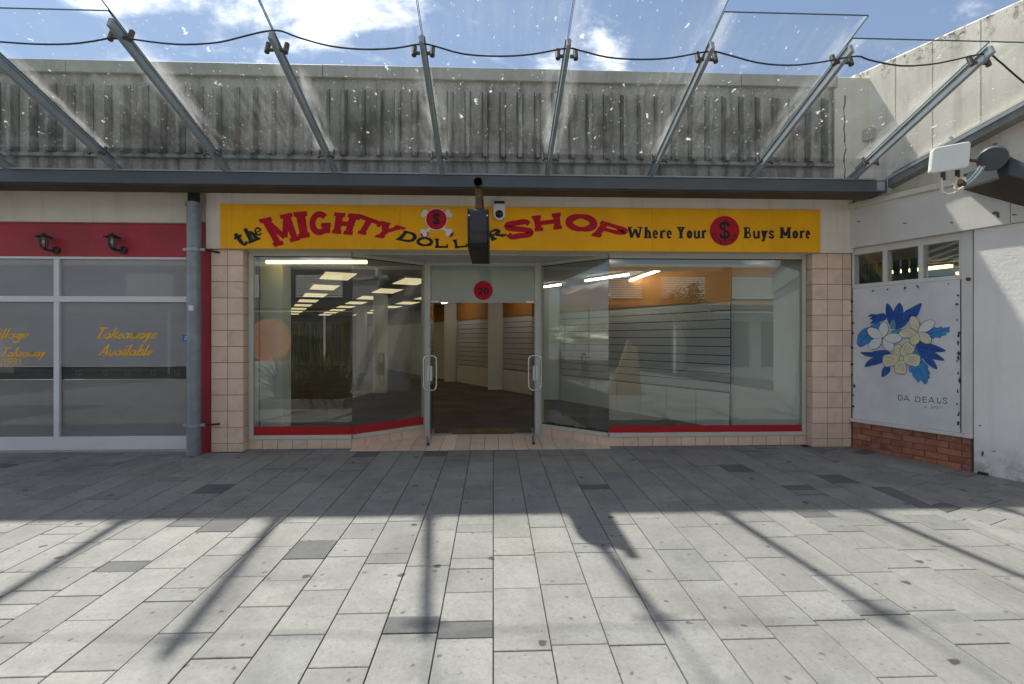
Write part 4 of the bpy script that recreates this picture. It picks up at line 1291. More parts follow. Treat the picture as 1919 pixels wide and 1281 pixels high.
# wall lanterns
LGL = glass_mat('lantern_glass', (0.8, 0.8, 0.75), 1.5, 0.15)
def lantern(u, label):
    yw_ = YT - 0.036
    c = F(u, 455, yw_)
    t = thing('wall_lantern', (c.x + 0.09, yw_, c.z - 0.12), label, 'lantern', None)
    o = Vector((c.x + 0.012, yw_ - 0.115, c.z - 0.004))
    bp = Vector((c.x + 0.072, yw_, c.z - 0.1))
    MB().tube([bp + Vector((0, -0.001, 0)), bp + Vector((0, -0.022, 0)), bp + Vector((0, -0.035, 0))], [0.05, 0.048, 0.02], 14).build('backplate', IRON, t, smooth=True)
    arm = [bp + Vector((0, -0.03, 0)), bp + Vector((-0.015, -0.06, -0.012)), bp + Vector((-0.04, -0.095, -0.008)), o + Vector((-0.005, 0.01, -0.10)), o + Vector((0, 0, -0.075))]
    MB().tube([Vector(p) for p in arm], [0.013, 0.015, 0.017, 0.015, 0.018], 8).build('arm', IRON, t, smooth=True)
    def ring(r, z, n=6): return [o + Vector((r*math.cos(2*math.pi*k/n + .5), r*math.sin(2*math.pi*k/n + .5), z)) for k in range(n)]
    MB().hexa(ring(0.03, -0.075), ring(0.055, 0.055)).build('glass', LGL, t)
    for k in range(6):
        MB().bar(ring(0.033, -0.076)[k], ring(0.058, 0.056)[k], 0.008, 0.008).build('glazing_bar', IRON, t)
    MB().hexa(ring(0.036, -0.085), ring(0.036, -0.0765)).build('base', IRON, t)
    MB().hexa(ring(0.098, 0.056, 12), ring(0.086, 0.064, 12)).build('brim', IRON, t)
    MB().hexa(ring(0.075, 0.0645, 12), ring(0.02, 0.098, 12)).build('cap', IRON, t)
    MB().tube([o + Vector((0, 0, 0.098)), o + Vector((0, 0, 0.115))], [0.014, 0.008], 8).build('finial', IRON, t)
    MB().ball(o + Vector((0, 0, -0.005)), 0.022, 8, 5, 1.4).build('bulb', WHITE_P, t, smooth=True)
lantern(96, 'black coach lantern on red band above the white mullion')
lantern(222, 'black coach lantern on red band nearer the drainpipe')

# ------------------------------------------------------------------ drainpipe
YPi = FACADE - 0.14
dx = FX(364, YPi); pr_ = 0.083
dpt = thing('drainpipe', (dx, YPi, 0), 'grey galvanised drainpipe between takeaway and tiled pier', 'drainpipe')
MB().tube([(dx, YPi, gz(YPi) + 0.002), (dx, YPi, FZ(385, 364, YPi))], pr_, 20).build('pipe', PIPE, dpt, smooth=True)
MB().tube([(dx, YPi, FZ(387, 364, YPi)), (dx, YPi, FZ(380, 364, YPi))], pr_ + 0.014, 20).build('collar', PIPE, dpt, smooth=True)
MB().tube([(dx, YPi, FZ(381, 364, YPi)), (dx, YPi, FZ(359, 364, YPi))], pr_ - 0.012, 20).build('rubber_sleeve', BLACK, dpt, smooth=True)
MB().tube([(dx, YPi, FZ(360, 364, YPi)), (dx, YPi, FZ(354, 364, YPi))], [pr_ + 0.01, pr_ + 0.05], 20).build('outlet_flange', GALV, dpt, smooth=True)
for v in (467.5, 796):
    z = FZ(v, 364, YPi)
    br_ = MB().tube([(dx, YPi, z - 0.016), (dx, YPi, z + 0.016)], pr_ + 0.005, 20)
    br_.box(dx - pr_ - 0.045, dx - pr_ + 0.01, YPi - 0.02, YPi + 0.02, z - 0.016, z + 0.016)
    br_.box(dx + pr_ - 0.01, dx + pr_ + 0.06, YPi - 0.02, YPi + 0.02, z - 0.016, z + 0.016)
    bo = br_.build('bracket', GALV, dpt)
    MB().tube([(dx + pr_ + 0.05, YPi, z), (dx + pr_ + 0.14, YPi + 0.10, z - 0.01), (dx + pr_ + 0.16, YPi + 0.142, z - 0.01)], 0.013, 8).build('stay', IRON, bo)
box('paper_label', SIGN_WHITE, dpt, FX(353, YPi - .09), FX(362, YPi - .09), YPi - 0.0865, YPi - 0.06, FZ(582, 364, YPi - .09), FZ(572, 364, YPi - .09))

# ------------------------------------------------------------------ glass canopy
YB = 6.05                         # front of the edge beam
CSL = 0.351                       # fall of the glass
zb_t, zb_b = FZ(325, 925, YB), FZ(351, 925, YB)
cn = thing('glass_canopy', (0, YB, zb_b), 'glass canopy on sloping steel rafters and blue grey beam over shopfronts', 'canopy')
xbe = FX(1662, YB)
box('beam', STEEL, cn, -13.0, xbe, YB, YB + 0.30, zb_b, zb_t - 0.022, bevel=0.006)
box('top_flange', STEEL_L, cn, -13.0, xbe - 0.14, YB - 0.012, YB + 0.33, zb_t - 0.0205, zb_t - 0.002, bevel=0.002)
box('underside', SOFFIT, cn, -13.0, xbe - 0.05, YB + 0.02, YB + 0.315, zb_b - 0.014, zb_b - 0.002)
box('gutter', GALV, cn, -13.0, px1, YB + 0.302, YP - 0.02, zb_b + 0.01, zb_b + 0.07)
box('end_plate', GALV, cn, xbe + 0.001, xbe + 0.012, YB - 0.01, YB + 0.31, zb_b - 0.01, zb_t + 0.0, bevel=0.002)
box('splice_plate', GALV, cn, xbe - 0.13, xbe - 0.03, YB - 0.006, YB - 0.001, zb_b + 0.02, zb_t - 0.04)
def cz(y): return zb_t + 0.012 + CSL * (YB - y)
sl = unit((0, -1, CSL))
up_n = unit((0, CSL, 1))
RX = [FX(u, YB) for u in (12, 216, 422, 626, 828, 1027, 1222, 1412, 1602)]
TIPV = [75, 75, 42, 60, 68, 78, 82, 82, 85]
rtips = []
for i, x in enumerate(RX):
    yt = 4.354 if i not in (2,) else 4.27
    if i == 8: yt = 4.33
    a = Vector((x, YB + 0.12, cz(YB + 0.12) + 0.02)); b = Vector((x, yt, cz(yt) + 0.02))
    # T-section rafter: web and flange
    r_ = MB().bar(a - up_n*0.012, b - up_n*0.012, 0.038, 0.085, up=up_n).build('rafter', STEEL_L, cn, bevel=0.004)
    MB().bar(a + up_n*0.031 + sl*.02, b + up_n*0.031 - sl*.02, 0.058, 0.011, up=up_n).build('flange', STEEL_L, r_)
    rtips.append(b)
    for yk in (yt + 0.13, YB - 0.26):
        c = Vector((x, yk, cz(yk) + 0.02)) - up_n*0.03
        for s in (-1, 1):
            m = MB().tube([c + Vector((s*0.03, 0, 0)), c + Vector((s*0.085, 0, 0))], 0.016, 8)
            m.tube([c + Vector((s*0.082, 0, 0)) - up_n*0.028, c + Vector((s*0.082, 0, 0)) + up_n*0.075], 0.023 if yk < 5 else 0.016, 10)
            m.build('glass_clamp', CLAMP, r_, smooth=True)
# panes lie on clamps above the rafters
PY = [3.2, 4.235, 3.35, 3.3, 3.25, 3.3, 4.115, 4.32]
for i in range(len(RX)-1):
    x0, x1 = RX[i] + 0.006, RX[i+1] - 0.006
    ys_, ye = YB - 0.05, PY[i]
    lift = up_n * 0.083
    q = [Vector((x0, ys_, cz(ys_))) + lift, Vector((x1, ys_, cz(ys_))) + lift, Vector((x1, ye, cz(ye))) + lift, Vector((x0, ye, cz(ye))) + lift]
    pn = MB().prism(q, up_n*0.012).build('pane', CANOPY_CLEAR, cn)
    pn.data.materials.append(CANOPY_GLASS)
    for pg in pn.data.polygons:
        if pg.normal.z > 0.5: pg.material_index = 1
    # green ground edges of the sheet
    ed = MB()
    ed.bar(q[3] + up_n*0.006 - sl*-0.001, q[2] + up_n*0.006 - sl*-0.001, 0.004, 0.0125, up=up_n)
    ed.bar(q[0] + up_n*0.006, q[3] + up_n*0.006, 0.004, 0.0125, up=up_n)
    ed.bar(q[1] + up_n*0.006, q[2] + up_n*0.006, 0.004, 0.0125, up=up_n)
    ed.build('glass_edge', GLASS_EDGE, pn)
# last sheet runs into the skewed side wall
def wall_x(y): return CORNER.x + _t*(FACADE - y)
x0 = RX[-1] + 0.006
lift = up_n*0.083
ys_, ye = YB - 0.05, 4.32
q = [Vector((x0, ys_, cz(ys_))) + lift, Vector((wall_x(ys_) - 0.03, ys_, cz(ys_))) + lift, Vector((wall_x(ye) - 0.03, ye, cz(ye))) + lift, Vector((x0, ye, cz(ye))) + lift]
pn = MB().prism(q, up_n*0.012).build('pane', CANOPY_CLEAR, cn)
pn.data.materials.append(CANOPY_GLASS)
for pg in pn.data.polygons:
    if pg.normal.z > 0.5: pg.material_index = 1
ed = MB(); ed.bar(q[3] + up_n*0.006, q[2] + up_n*0.006, 0.004, 0.0125, up=up_n); ed.build('glass_edge', GLASS_EDGE, pn)
# channel and flashing carrying the glass along the side wall
GALV_D = plain('weathered_channel', (0.24, 0.25, 0.235), 0.55, metal=0.1, var=0.25, scale=5, streak=0.4, dirt=(0.1, 0.1, 0.085))
def on_wall(y, dz, n): 
    s = (FACADE - y) / (-WDIR.y)
    return RW(s, cz(y) + dz, n)
ch_ = MB()
a, b = on_wall(YB + 0.1, 0, 0), on_wall(3.9, 0, 0)
def chan(z0, z1, n0, n1, name, m):
    A = [on_wall(YB + 0.12, z0, n0), on_wall(YB + 0.12, z0, n1), on_wall(YB + 0.12, z1, n1), on_wall(YB + 0.12, z1, n0)]
    B = [on_wall(3.7, z0, n0), on_wall(3.7, z0, n1), on_wall(3.7, z1, n1), on_wall(3.7, z1, n0)]
    m_ = MB().hexa(A, B)
    return m_.build(name, m, cn)
chan(-0.06, 0.02, 0.002, 0.16, 'wall_channel', GALV_D)
chan(0.021, 0.06, 0.002, 0.175, 'wall_channel_lip', GALV)
chan(0.14, 0.165, 0.002, 0.03, 'flashing', CREAM_G)
for y in (5.6, 5.0, 4.4):
    p = on_wall(y, 0.165, 0.035)
    MB().tube([p, p + WNRM*0.03], 0.016, 8).build('flashing_bolt', GALV, cn, smooth=True)

# sagging cable tied to the rafter ends
YC = 4.40
cpts = [(-60, 70), (-20, 76), (60, 82), (130, 82), (180, 76), (212, 70), (240, 72), (300, 80), (350, 83), (410, 79), (460, 67), (500, 58), (528, 58), (560, 70), (620, 86), (680, 92), (740, 90), (790, 82), (815, 86), (870, 101), (940, 105), (1000, 101), (1063, 90), (1090, 95), (1140, 107), (1200, 111), (1260, 108), (1328, 96), (1360, 101), (1420, 117), (1480, 122), (1540, 116), (1605, 105), (1630, 112), (1690, 123), (1760, 118), (1845, 100), (1870, 112), (1900, 138), (1935, 165), (1990, 190)]
cab = MB().tube([F(u, v, YC) for u, v in spline(cpts, 3)], 0.0075, 8).build('cable', CABLE, None, smooth=True)
tag(cab, 'black cable sagging from rafter end to rafter end of the canopy', 'cable')

# ------------------------------------------------------------------ hanging sign box seen end on
HX = F(896.5, 400, 4.8).x
hs = thing('hanging_sign', (HX, 5.4, 2.4), 'black lightbox sign hanging end on from a pipe over the entrance', 'sign')
prof = []
y0h, y1h, z0h, z1h = 4.8, 5.98, 2.40, 2.775
for (cy, cz_, a0, r) in ((y0h + 0.05, z1h - 0.05, 90, .05), (y0h + 0.16, z0h + 0.16, 180, .16), (y1h - 0.05, z0h + 0.05, 270, .05), (y1h - 0.05, z1h - 0.05, 0, .05)):
    for k in range(7):
        a = math.radians(a0 + 90*k/6)
        prof.append((cy + r*math.cos(a), cz_ + r*math.sin(a)))
HW = 0.096
MB().prism([Vector((HX - HW, p[0], p[1])) for p in prof], (2*HW, 0, 0)).build('case', BLACK, hs, bevel=0.012)
for s in (-1, 1):
    n_ = len(prof)
    rim = MB().tube([Vector((HX + s*(HW + 0.001), p[0], p[1])) for p in prof], 0.008, 6, closed=True).build('rim', IRON, hs)
for dz_ in (0.13, 0.30):
    for s in (-1, 1):
        MB().ball((HX + s*(HW - 0.008), y0h + (0.06 if dz_ < .2 else 0.0) - 0.004, z0h + dz_), 0.011, 8, 5).build('rivet', CHROME, hs, smooth=True)
MB().tube([(HX, 4.76, 3.02), (HX, FACADE - 0.08, 3.02)], 0.042, 16, cap=False).build('pipe', IRON, hs, smooth=True)
MB().tube([(HX, 4.759, 3.02), (HX, 4.768, 3.02)], 0.046, 16, cap=False).build('pipe_end_ring', GALV, hs, smooth=True)
for y in (4.86, 5.9):
    MB().hexa([(HX - .03, y - .02, 2.765), (HX + .034, y - .02, 2.765), (HX + .034, y + .02, 2.765), (HX - .03, y + .02, 2.765)], [(HX - .026, y - .02, 3.0), (HX + .03, y - .02, 3.0), (HX + .03, y + .02, 3.0), (HX - .026, y + .02, 3.0)]).build('strap', RUST, hs)

# dome camera on the fascia
YC_ = FACADE - 0.078
cc = F(936, 396, YC_)
cv = thing('security_camera', (cc.x, YC_, cc.z - 0.12), 'white security camera with dark dome on the yellow sign', 'camera')
prof = [(-0.08, 0.12), (-0.08, -0.05)] + [(0.08*math.cos(math.radians(180 + 18*k)), -0.05 + 0.08*math.sin(math.radians(180 + 18*k))) for k in range(1, 10)] + [(0.08, -0.05), (0.08, 0.12)]
MB().prism([Vector((cc.x + p[0], YC_, cc.z + p[1])) for p in prof], (0, -0.09, 0)).build('housing', WHITE_P, cv, bevel=0.012)
box('visor', BLACK, cv, cc.x - 0.07, cc.x + 0.07, YC_ - 0.10, YC_ - 0.088, cc.z + 0.078, cc.z + 0.112)
MB().ball((cc.x, YC_ - 0.075, cc.z - 0.055), 0.056, 14, 8).build('dome', BLACK, cv, smooth=True)

# ------------------------------------------------------------------ the white side building on the right
sb = thing('side_building', RW(1.0, 0, -0.5), 'weathered cream and white building closing the square at right', 'building')
zf0 = (RP(1595, 468)[1] + RP(1880, 421)[1]) / 2
zf1 = RP(1600, 393)[1]
s_b0, s_b1 = RP(1598, 660)[0], RP(1803, 660)[0]
s_p1 = RP(1825, 660)[0]
z_sill = RP(1700, 796)[1]
z_bt = RP(1700, 532)[1]
z_wt = zf0 - 0.09
ZPT = RP(1760, 68)[1]
# masonry around the openings
rwbox('brick_base', MORTAR, sb, 0.0, s_p1 - 0.01, -0.25, z_sill - 0.05, -0.25, 0.0)
bb = [o for o in COL.objects if o.name == 'brick_base'][0]
field('brick', BRICK, bb, RW(0.004, z_sill - 0.051, 0.0), WDIR, (0, 0, -1), WNRM, s_p1 - 0.016, z_sill + 0.02, 0.24, 0.0785, 0.010, 0.010, stagger=0.12, bev=0.002)
rwbox('wall', SIDE_LOW, sb, -0.02, s_b1, z_sill - 0.049, z_bt, -0.25, -0.03)
rwbox('sill', SIDE_TRIM, sb, -0.0, s_p1 + 0.01, z_sill - 0.049, z_sill - 0.004, -0.029, 0.055, bevel=0.004)
rwbox('pilaster', SIDE_TRIM, sb, s_b1 + 0.002, s_p1, z_sill - 0.003, zf0, -0.25, 0.018, bevel=0.003)
rwbox('wall', SIDE_LOW, sb, s_p1 + 0.012, 7.0, -0.3, zf0, -0.25, 0.035, bevel=0.006)
rwbox('upper_wall', SIDE_UP, sb, -9.0, 7.0, zf0 + 0.001, ZPT, -0.28, 0.0, bevel=0.02)
# joint cover strips and a render seam high on the wall
rwbox('fascia', SIDE_TRIM, sb, -0.0, RP(1893, 400, .08)[0], zf0, zf1, 0.001, 0.08, bevel=0.004)
rwbox('fascia', SIDE_TRIM, sb, RP(1893, 400, .08)[0] + 0.004, 7.0, zf0 + 0.002, zf1 - 0.002, 0.001, 0.078, bevel=0.004)
rwbox('ledge', CREAM_G, sb, -0.0, 7.0, zf1 + 0.001, zf1 + 0.075, 0.001, 0.11, bevel=0.01)
for u in (1676, 1745, 1835):
    s = RP(u, 200)[0]
    rwbox('panel_joint', SIDE_UP, sb, s, s + 0.012, zf1 + 0.08, ZPT - 0.02, 0.0005, 0.004)
rwbox('roof', CAPPING, sb, -9, 7, zf0 + 0.3, zf0 + 0.4, -8.0, -0.281)
rwbox('back_wall', WALL_DK, sb, -9, 7, -0.2, zf0 + 0.3, -8.1, -8.0)
rwbox('room_floor', CARPET, sb, -9, 7, -0.2, 0.0, -8.0, -0.26)
rwbox('room_ceiling', CEIL, sb, -1.2, 7, zf0 - 0.03, zf0 - 0.0, -7.9, -0.251)
# transom window of three panes
edges = [RP(u, 500)[0] for u in (1596, 1601, 1655, 1663, 1722, 1731, 1798, 1803)]
zp0, zp1 = z_bt + 0.055, z_wt
tw = MB()
tw.rwbox(0.0, s_b1, z_bt + 0.001, zp0, -0.12, 0.012); tw.rwbox(0.0, s_b1, zp1, zf0 - 0.001, -0.12, 0.012)
for a, b in ((0.0, edges[1]), (edges[2], edges[3]), (edges[4], edges[5]), (edges[6], s_b1)):
    tw.rwbox(a, b, zp0, zp1, -0.12, 0.012)
two = tw.build('transom_window', SIDE_TRIM, sb, bevel=0.004)
for a, b in ((edges[1], edges[2]), (edges[3], edges[4]), (edges[5], edges[6])):
    rwbox('pane', GLASS, two, a, b, zp0, zp1, -0.035, -0.027)
TEAL = plain('teal_cloth', (0.06, 0.32, 0.36), 0.8, var=0.3, scale=8)
cu = MB()
for i in range(16):
    cu.rwbox(-0.62 + i*0.055, -0.62 + i*0.055 + 0.045, z_bt - 0.6, zf0 - 0.06, -1.25 - 0.04*(i % 2), -1.22 - 0.04*(i % 2))
tag(cu.build('curtain', TEAL), 'teal curtain behind the small high windows at right', 'curtain')
for k, (s, n) in enumerate(((-0.2, -2.2), (0.2, -3.4), (0.9, -3.2))):
    p = RW(s, zf0 - 0.12, n)
    t = thing('room_light', p, 'warm light glowing behind the %s of the small high windows' % ('leftmost', 'middle', 'rightmost')[k], 'light')
    MB().bar(p - WDIR*0.4, p + WDIR*0.4, 0.12, 0.04).build('diffuser', emis('room_light_glow_%d' % k, (1.0, 0.72, 0.25), 3.0), t)
    MB().bar(p - WDIR*0.42 + Vector((0, 0, .035)), p + WDIR*0.42 + Vector((0, 0, .035)), 0.14, 0.03).build('housing', WHITE_P, t)
# dark bolt hole with rust, floor outlet, damaged plaster
sb1 = RP(1817, 523)
MB().tube([RW(sb1[0], sb1[1], 0.019), RW(sb1[0], sb1[1], 0.03)], 0.022, 10).build('bolt', RUST, sb, smooth=True)
so_ = RP(1844, 894, .035)
rwbox('floor_outlet', IRON, sb, so_[0] - 0.045, so_[0] + 0.045, -0.12, 0.0, 0.036, 0.075, bevel=0.006)
CHIP = plain('exposed_render', (0.13, 0.125, 0.12), 0.9, var=0.3, scale=30)
def chip(u, v, w, h, n, seed):
    r_ = random.Random(seed)
    pts = []
    for k in range(12):
        a = 2*math.pi*k/12
        rr = r_.uniform(0.55, 1.1)
        s, z = RP(u + w*rr*math.cos(a), v + h*rr*math.sin(a), n)
        pts.append(RW(s, z, n + 0.0015))
    m = MB(); m.add(pts, [tuple(range(12))]); m.build('chipped_paint', CHIP, sb)
for k, (u, v, w, h) in enumerate(((1866, 399, 8, 4), (1871, 404, 4, 5), (1902, 402, 6, 1.6), (1609, 415, 5, 1.5), (1697, 418, 5, 1.6), (1784, 417, 4, 1.3))):
    chip(u, v, w, h, 0.08, k)
for k, (u, v, w, h) in enumerate(((1837, 797, 3, 1.5), (1842, 850, 3, 6), (1864, 845, 5, 1.2))):
    chip(u, v, w, h, 0.035, 40 + k)

# ------------------------------------------------------------------ painted mural board
def mural_plane(u, v, lift):
    s, z = RP(u, v, 0.012)
    return RW(s, z, 0.012 + lift)
mb_ = thing('mural_board', RW(s_b1/2, z_sill, 0.0), 'white board painted with blue and cream flowers and DA DEALS lettering', 'mural')
rwbox('board', BOARD, mb_, 0.012, s_b1 - 0.012, z_sill - 0.002, z_bt - 0.001, -0.028, 0.012, bevel=0.002)
rwbox('edge_gap', IRON, mb_, s_b1 - 0.0115, s_b1 + 0.0015, z_sill - 0.002, z_bt - 0.001, -0.028, 0.006)
DB = plain('dark_blue_paint', (0.012, 0.085, 0.36), 0.5, var=0.22, scale=14)
MBL = plain('mid_blue_paint', (0.035, 0.24, 0.56), 0.5, var=0.22, scale=14)
TLB = plain('teal_paint', (0.09, 0.32, 0.42), 0.5, var=0.15, scale=14)
PWH = plain('petal_white', (0.72, 0.72, 0.72), 0.5, var=0.04)
PCR = plain('petal_cream', (0.66, 0.63, 0.42), 0.5, var=0.12, scale=16)
INK = plain('ink_line', (0.012, 0.016, 0.04), 0.5)
m7 = lambda x, y: (1590 + x/4.574, 530 + y/4.574)
lay = [0.001]
def paint(name, mat, pts, outline=0.0):
    lay[0] += 0.00018
    P = [m7(*p) for p in pts]
    c = Vector((sum(p[0] for p in P)/len(P), sum(p[1] for p in P)/len(P)))
    if outline:
        m = MB(); m.add([mural_plane(*(c + (Vector(p) - c)*(1 + outline/max(3.0, (Vector(p) - c).length))), lay[0]) for p in P], [tuple(range(len(P)))])
        m.build('ink_outline', INK, mb_); lay[0] += 0.00018
    m = MB(); m.add([mural_plane(p[0], p[1], lay[0]) for p in P], [tuple(range(len(P)))])
    return m.build(name, mat, mb_)
def smooth_closed(pts, n=3):
    k = len(pts)
    out = []
    for i in range(k):
        p0, p1, p2, p3 = pts[i-1], pts[i], pts[(i+1) % k], pts[(i+2) % k]
        for j in range(n):
            t = j/n
            out.append(tuple(0.5*((2*p1[d]) + (p2[d]-p0[d])*t + (2*p0[d]-5*p1[d]+4*p2[d]-p3[d])*t*t + (-p0[d]+3*p1[d]-3*p2[d]+p3[d])*t**3) for d in (0, 1)))
    return out
def vein(pts, w=1.6, mat=INK):
    lay[0] += 0.00012
    P = [m7(*p) for p in spline(pts, 4)]
    L, R = ribbon(P, w/4.574*2)
    n = len(L)
    m = MB(); m.add([mural_plane(p.x, p.y, lay[0]) for p in L + R], [(k, k+1, n+k+1, n+k) for k in range(n-1)])
    m.build('ink_line', mat, mb_)
OUT = 0.75
paint('leaf', MBL, smooth_closed([(80, 490), (92, 440), (140, 392), (195, 385), (215, 430), (215, 482), (170, 515), (108, 548), (78, 520)]), OUT)
vein([(205, 420), (150, 460), (100, 515)])
paint('leaf', DB, [(168, 288), (200, 268), (250, 272), (285, 262), (300, 258), (325, 282), (322, 312), (285, 330), (230, 345), (185, 345), (215, 318), (182, 305), (212, 292)], OUT)
paint('leaf', MBL, smooth_closed([(185, 372), (230, 345), (290, 345), (300, 385), (240, 395), (195, 392)]))
paint('leaf', DB, smooth_closed([(330, 178), (362, 200), (384, 245), (392, 330), (370, 360), (345, 335), (325, 262)]), OUT)
paint('leaf', DB, smooth_closed([(385, 290), (398, 225), (438, 174), (466, 206), (470, 262), (440, 340), (408, 392), (386, 362)]), OUT)
paint('leaf', DB, smooth_closed([(410, 395), (440, 335), (478, 255), (535, 218), (625, 174), (616, 225), (588, 285), (535, 305), (490, 362), (440, 392)]), OUT)
vein([(440, 378), (500, 300), (590, 210)]); vein([(400, 372), (430, 280), (438, 200)]); vein([(368, 345), (352, 270), (334, 195)])
paint('leaf', TLB, smooth_closed([(360, 370), (372, 322), (395, 318), (408, 350), (402, 388), (372, 396)]))
paint('leaf', TLB, smooth_closed([(365, 415), (420, 395), (500, 402), (480, 435), (400, 442)]))
paint('leaf', MBL, [(665, 428), (700, 402), (748, 378), (762, 388), (800, 376), (812, 388), (875, 376), (862, 400), (870, 420), (838, 428), (842, 445), (800, 450), (795, 468), (748, 462), (735, 476), (690, 455)], OUT)
vein([(680, 435), (770, 420), (860, 395)])
paint('leaf', MBL, smooth_closed([(545, 590), (600, 545), (632, 610), (625, 680), (560, 690)]), OUT)
for q in ([(585, 505), (700, 520), (790, 552), (836, 582), (760, 592), (660, 580), (600, 560)], [(590, 545), (680, 565), (770, 612), (826, 662), (750, 655), (650, 620)], [(600, 575), (670, 615), (735, 670), (764, 735), (712, 715), (650, 655)]):
    paint('leaf', DB, smooth_closed(q), OUT)
vein([(610, 545), (720, 565), (815, 582)]); vein([(620, 580), (720, 610), (800, 650)])
paint('leaf', DB, smooth_closed([(110, 592), (200, 592), (310, 575), (365, 610), (290, 634), (200, 632), (150, 622)]), OUT)
paint('leaf', DB, smooth_closed([(146, 716), (180, 662), (240, 636), (335, 625), (300, 675), (220, 702)]), OUT)
vein([(150, 604), (240, 610), (340, 605)]); vein([(165, 705), (230, 668), (320, 635)])
paint('leaf', DB, smooth_closed([(292, 803), (298, 742), (325, 712), (358, 718), (350, 765)]), OUT)
paint('leaf', MBL, [(525, 725), (560, 705), (620, 690), (640, 665), (662, 690), (690, 715), (680, 735), (702, 775), (688, 790), (700, 812), (678, 818), (682, 845), (655, 868), (640, 838), (618, 826), (608, 852), (580, 818), (560, 800), (555, 770), (530, 765)], OUT)
vein([(600, 700), (625, 770), (655, 850)])
def petal(name, c, tip, w, mat, rnd_=0.0):
    c, tip = Vector(c), Vector(tip)
    d = tip - c; L_ = d.length; d = d/L_; n = Vector((-d.y, d.x))
    pts = []
    for k, (t, ww) in enumerate(((0.05, .05), (.2, .55), (.42, .95), (.62, 1.0), (.82, .72 + .25*rnd_), (.95, .3 + .45*rnd_), (1.0, 0.0 + .15*rnd_))):
        pts.append(c + d*L_*t + n*w/2*ww)
    pts += [c + d*L_*t - n*w/2*ww for t, ww in ((1.0, .15*rnd_), (.95, .3 + .45*rnd_), (.82, .72 + .25*rnd_), (.62, 1.0), (.42, .95), (.2, .55), (.05, .05))]
    o = paint(name, mat, [tuple(p) for p in pts], OUT)
    return o
for tip in ((400, 540), (545, 520), (300, 672), (448, 778), (622, 668)):
    petal('petal', (460, 645), tip, 105, PCR, 1.0)
    dd = Vector(tip) - Vector((460, 645)); nn_ = Vector((-dd.y, dd.x)).normalized()
    for s in (-.45, 0, .45):
        a = Vector((460, 645)) + dd*.35 + nn_*s*34; b = Vector((460, 645)) + dd*.8 + nn_*s*62
        vein([tuple(a), tuple((a+b)/2), tuple(b)], 1.0)
paint('flower_eye', PCR, [(460 + 20*math.cos(a*.5236), 645 + 20*math.sin(a*.5236)) for a in range(12)], OUT)
for tip in ((315, 335), (172, 394), (183, 556), (388, 575), (467, 470)):
    petal('petal', (300, 475), tip, 82, PWH, 0.25)
for tip in ((552, 285), (744, 328), (714, 510), (560, 530), (440, 436)):
    petal('petal', (600, 420), tip, 84, PCR if tip[0] != 744 else PWH, 0.25)
for ch, x0, x1, y0, y1 in (('D', 428, 468, 958, 1005), ('A', 472, 526, 962, 1010), ('D', 576, 620, 972, 1020), ('E', 638, 676, 974, 1024), ('A', 684, 742, 976, 1028), ('L', 764, 794, 980, 1031), ('S', 810, 852, 981, 1036)):
    sl_ = 0.06*(x1 - x0)
    letter('letter', ch, [m7(x0, y0), m7(x1, y0 + sl_), m7(x1, y1 + sl_), m7(x0, y1)], mural_plane, INK, mb_, 0.13, 0.12, False, lift=0.001)
for ch, x0 in (('h', 658), ('.', 685), ('2', 712), ('0', 734), ('2', 757), ('1', 782), ('.', 800)):
    letter('letter', ch, [m7(x0, 1052), m7(x0 + 16, 1053), m7(x0 + 16, 1074), m7(x0, 1073)], mural_plane, INK, mb_, 0.16, 0.15, False, lift=0.001)
# rust bleeding from the fixings round the edge
RSP = plain('rust_bleed', (0.10, 0.055, 0.045), 0.8, var=0.5, scale=40)
rr = random.Random(5)
edge_pts = [(40, 160), (40, 250), (42, 350), (40, 430), (38, 560), (42, 690), (44, 785), (50, 880), (48, 960), (48, 1060), (215, 68), (350, 52), (488, 42), (605, 30), (870, 12),
            (945, 125), (945, 205), (940, 335), (950, 450), (948, 520), (952, 600), (945, 660), (955, 760), (955, 840), (952, 930), (950, 1040), (955, 1130), (950, 1190)]
for (x, y) in edge_pts:
    for j in range(rr.choice((1, 2, 2))):
        cx, cy = x + rr.uniform(-8, 8), y + rr.uniform(-22, 22)*(1 if x > 900 else .5)
        w_, h_ = rr.uniform(6, 16), rr.uniform(9, 30) if x > 900 else rr.uniform(5, 14)
        pts = [(cx + w_*rr.uniform(.5, 1.1)*math.cos(2*math.pi*k/9), cy + h_*rr.uniform(.5, 1.1)*math.sin(2*math.pi*k/9)) for k in range(9)]
        paint('rust_spot', RSP, pts)

# conduit and meter box in the corner
sc0 = RP(1608, 230)[0]
cd = thing('conduit', RW(sc0, 3.7, 0.03), 'cream conduit with rusty saddles running down the corner', 'conduit')
za, zb_ = RP(1608, 300)[1], RP(1608, 146)[1]
MB().tube([RW(sc0, za, 0.035), RW(sc0, zb_ - 0.2, 0.035), RW(sc0, zb_ - 0.12, 0.035)], 0.022, 10).build('pipe', CREAM, cd, smooth=True)
MB().tube([RW(sc0, zb_ - 0.14, 0.035), RW(sc0, zb_ + 0.03, 0.03)], [0.038, 0.045], 10).build('head_shroud', WHITE_P, cd, smooth=True)
for v in (170, 218, 272):
    z = RP(1608, v)[1]
    rwbox('saddle', RUST, cd, sc0 - 0.05, sc0 + 0.05, z - 0.012, z + 0.012, 0.001, 0.06)
bx0, bz0 = RP(1622, 268); bx1, bz1 = RP(1642, 239)
mbx = thing('meter_box', RW(bx0, bz0, 0), 'small grey meter box on the cream wall beside conduit', 'box')
rwbox('case', CAPPING, mbx, bx0, bx1, bz0, bz1, 0.001, 0.09, bevel=0.008)
rwbox('label', SIGN_WHITE, mbx, bx0 + 0.06, bx1 - 0.05, bz1 - 0.07, bz1 - 0.045, 0.0905, 0.092)
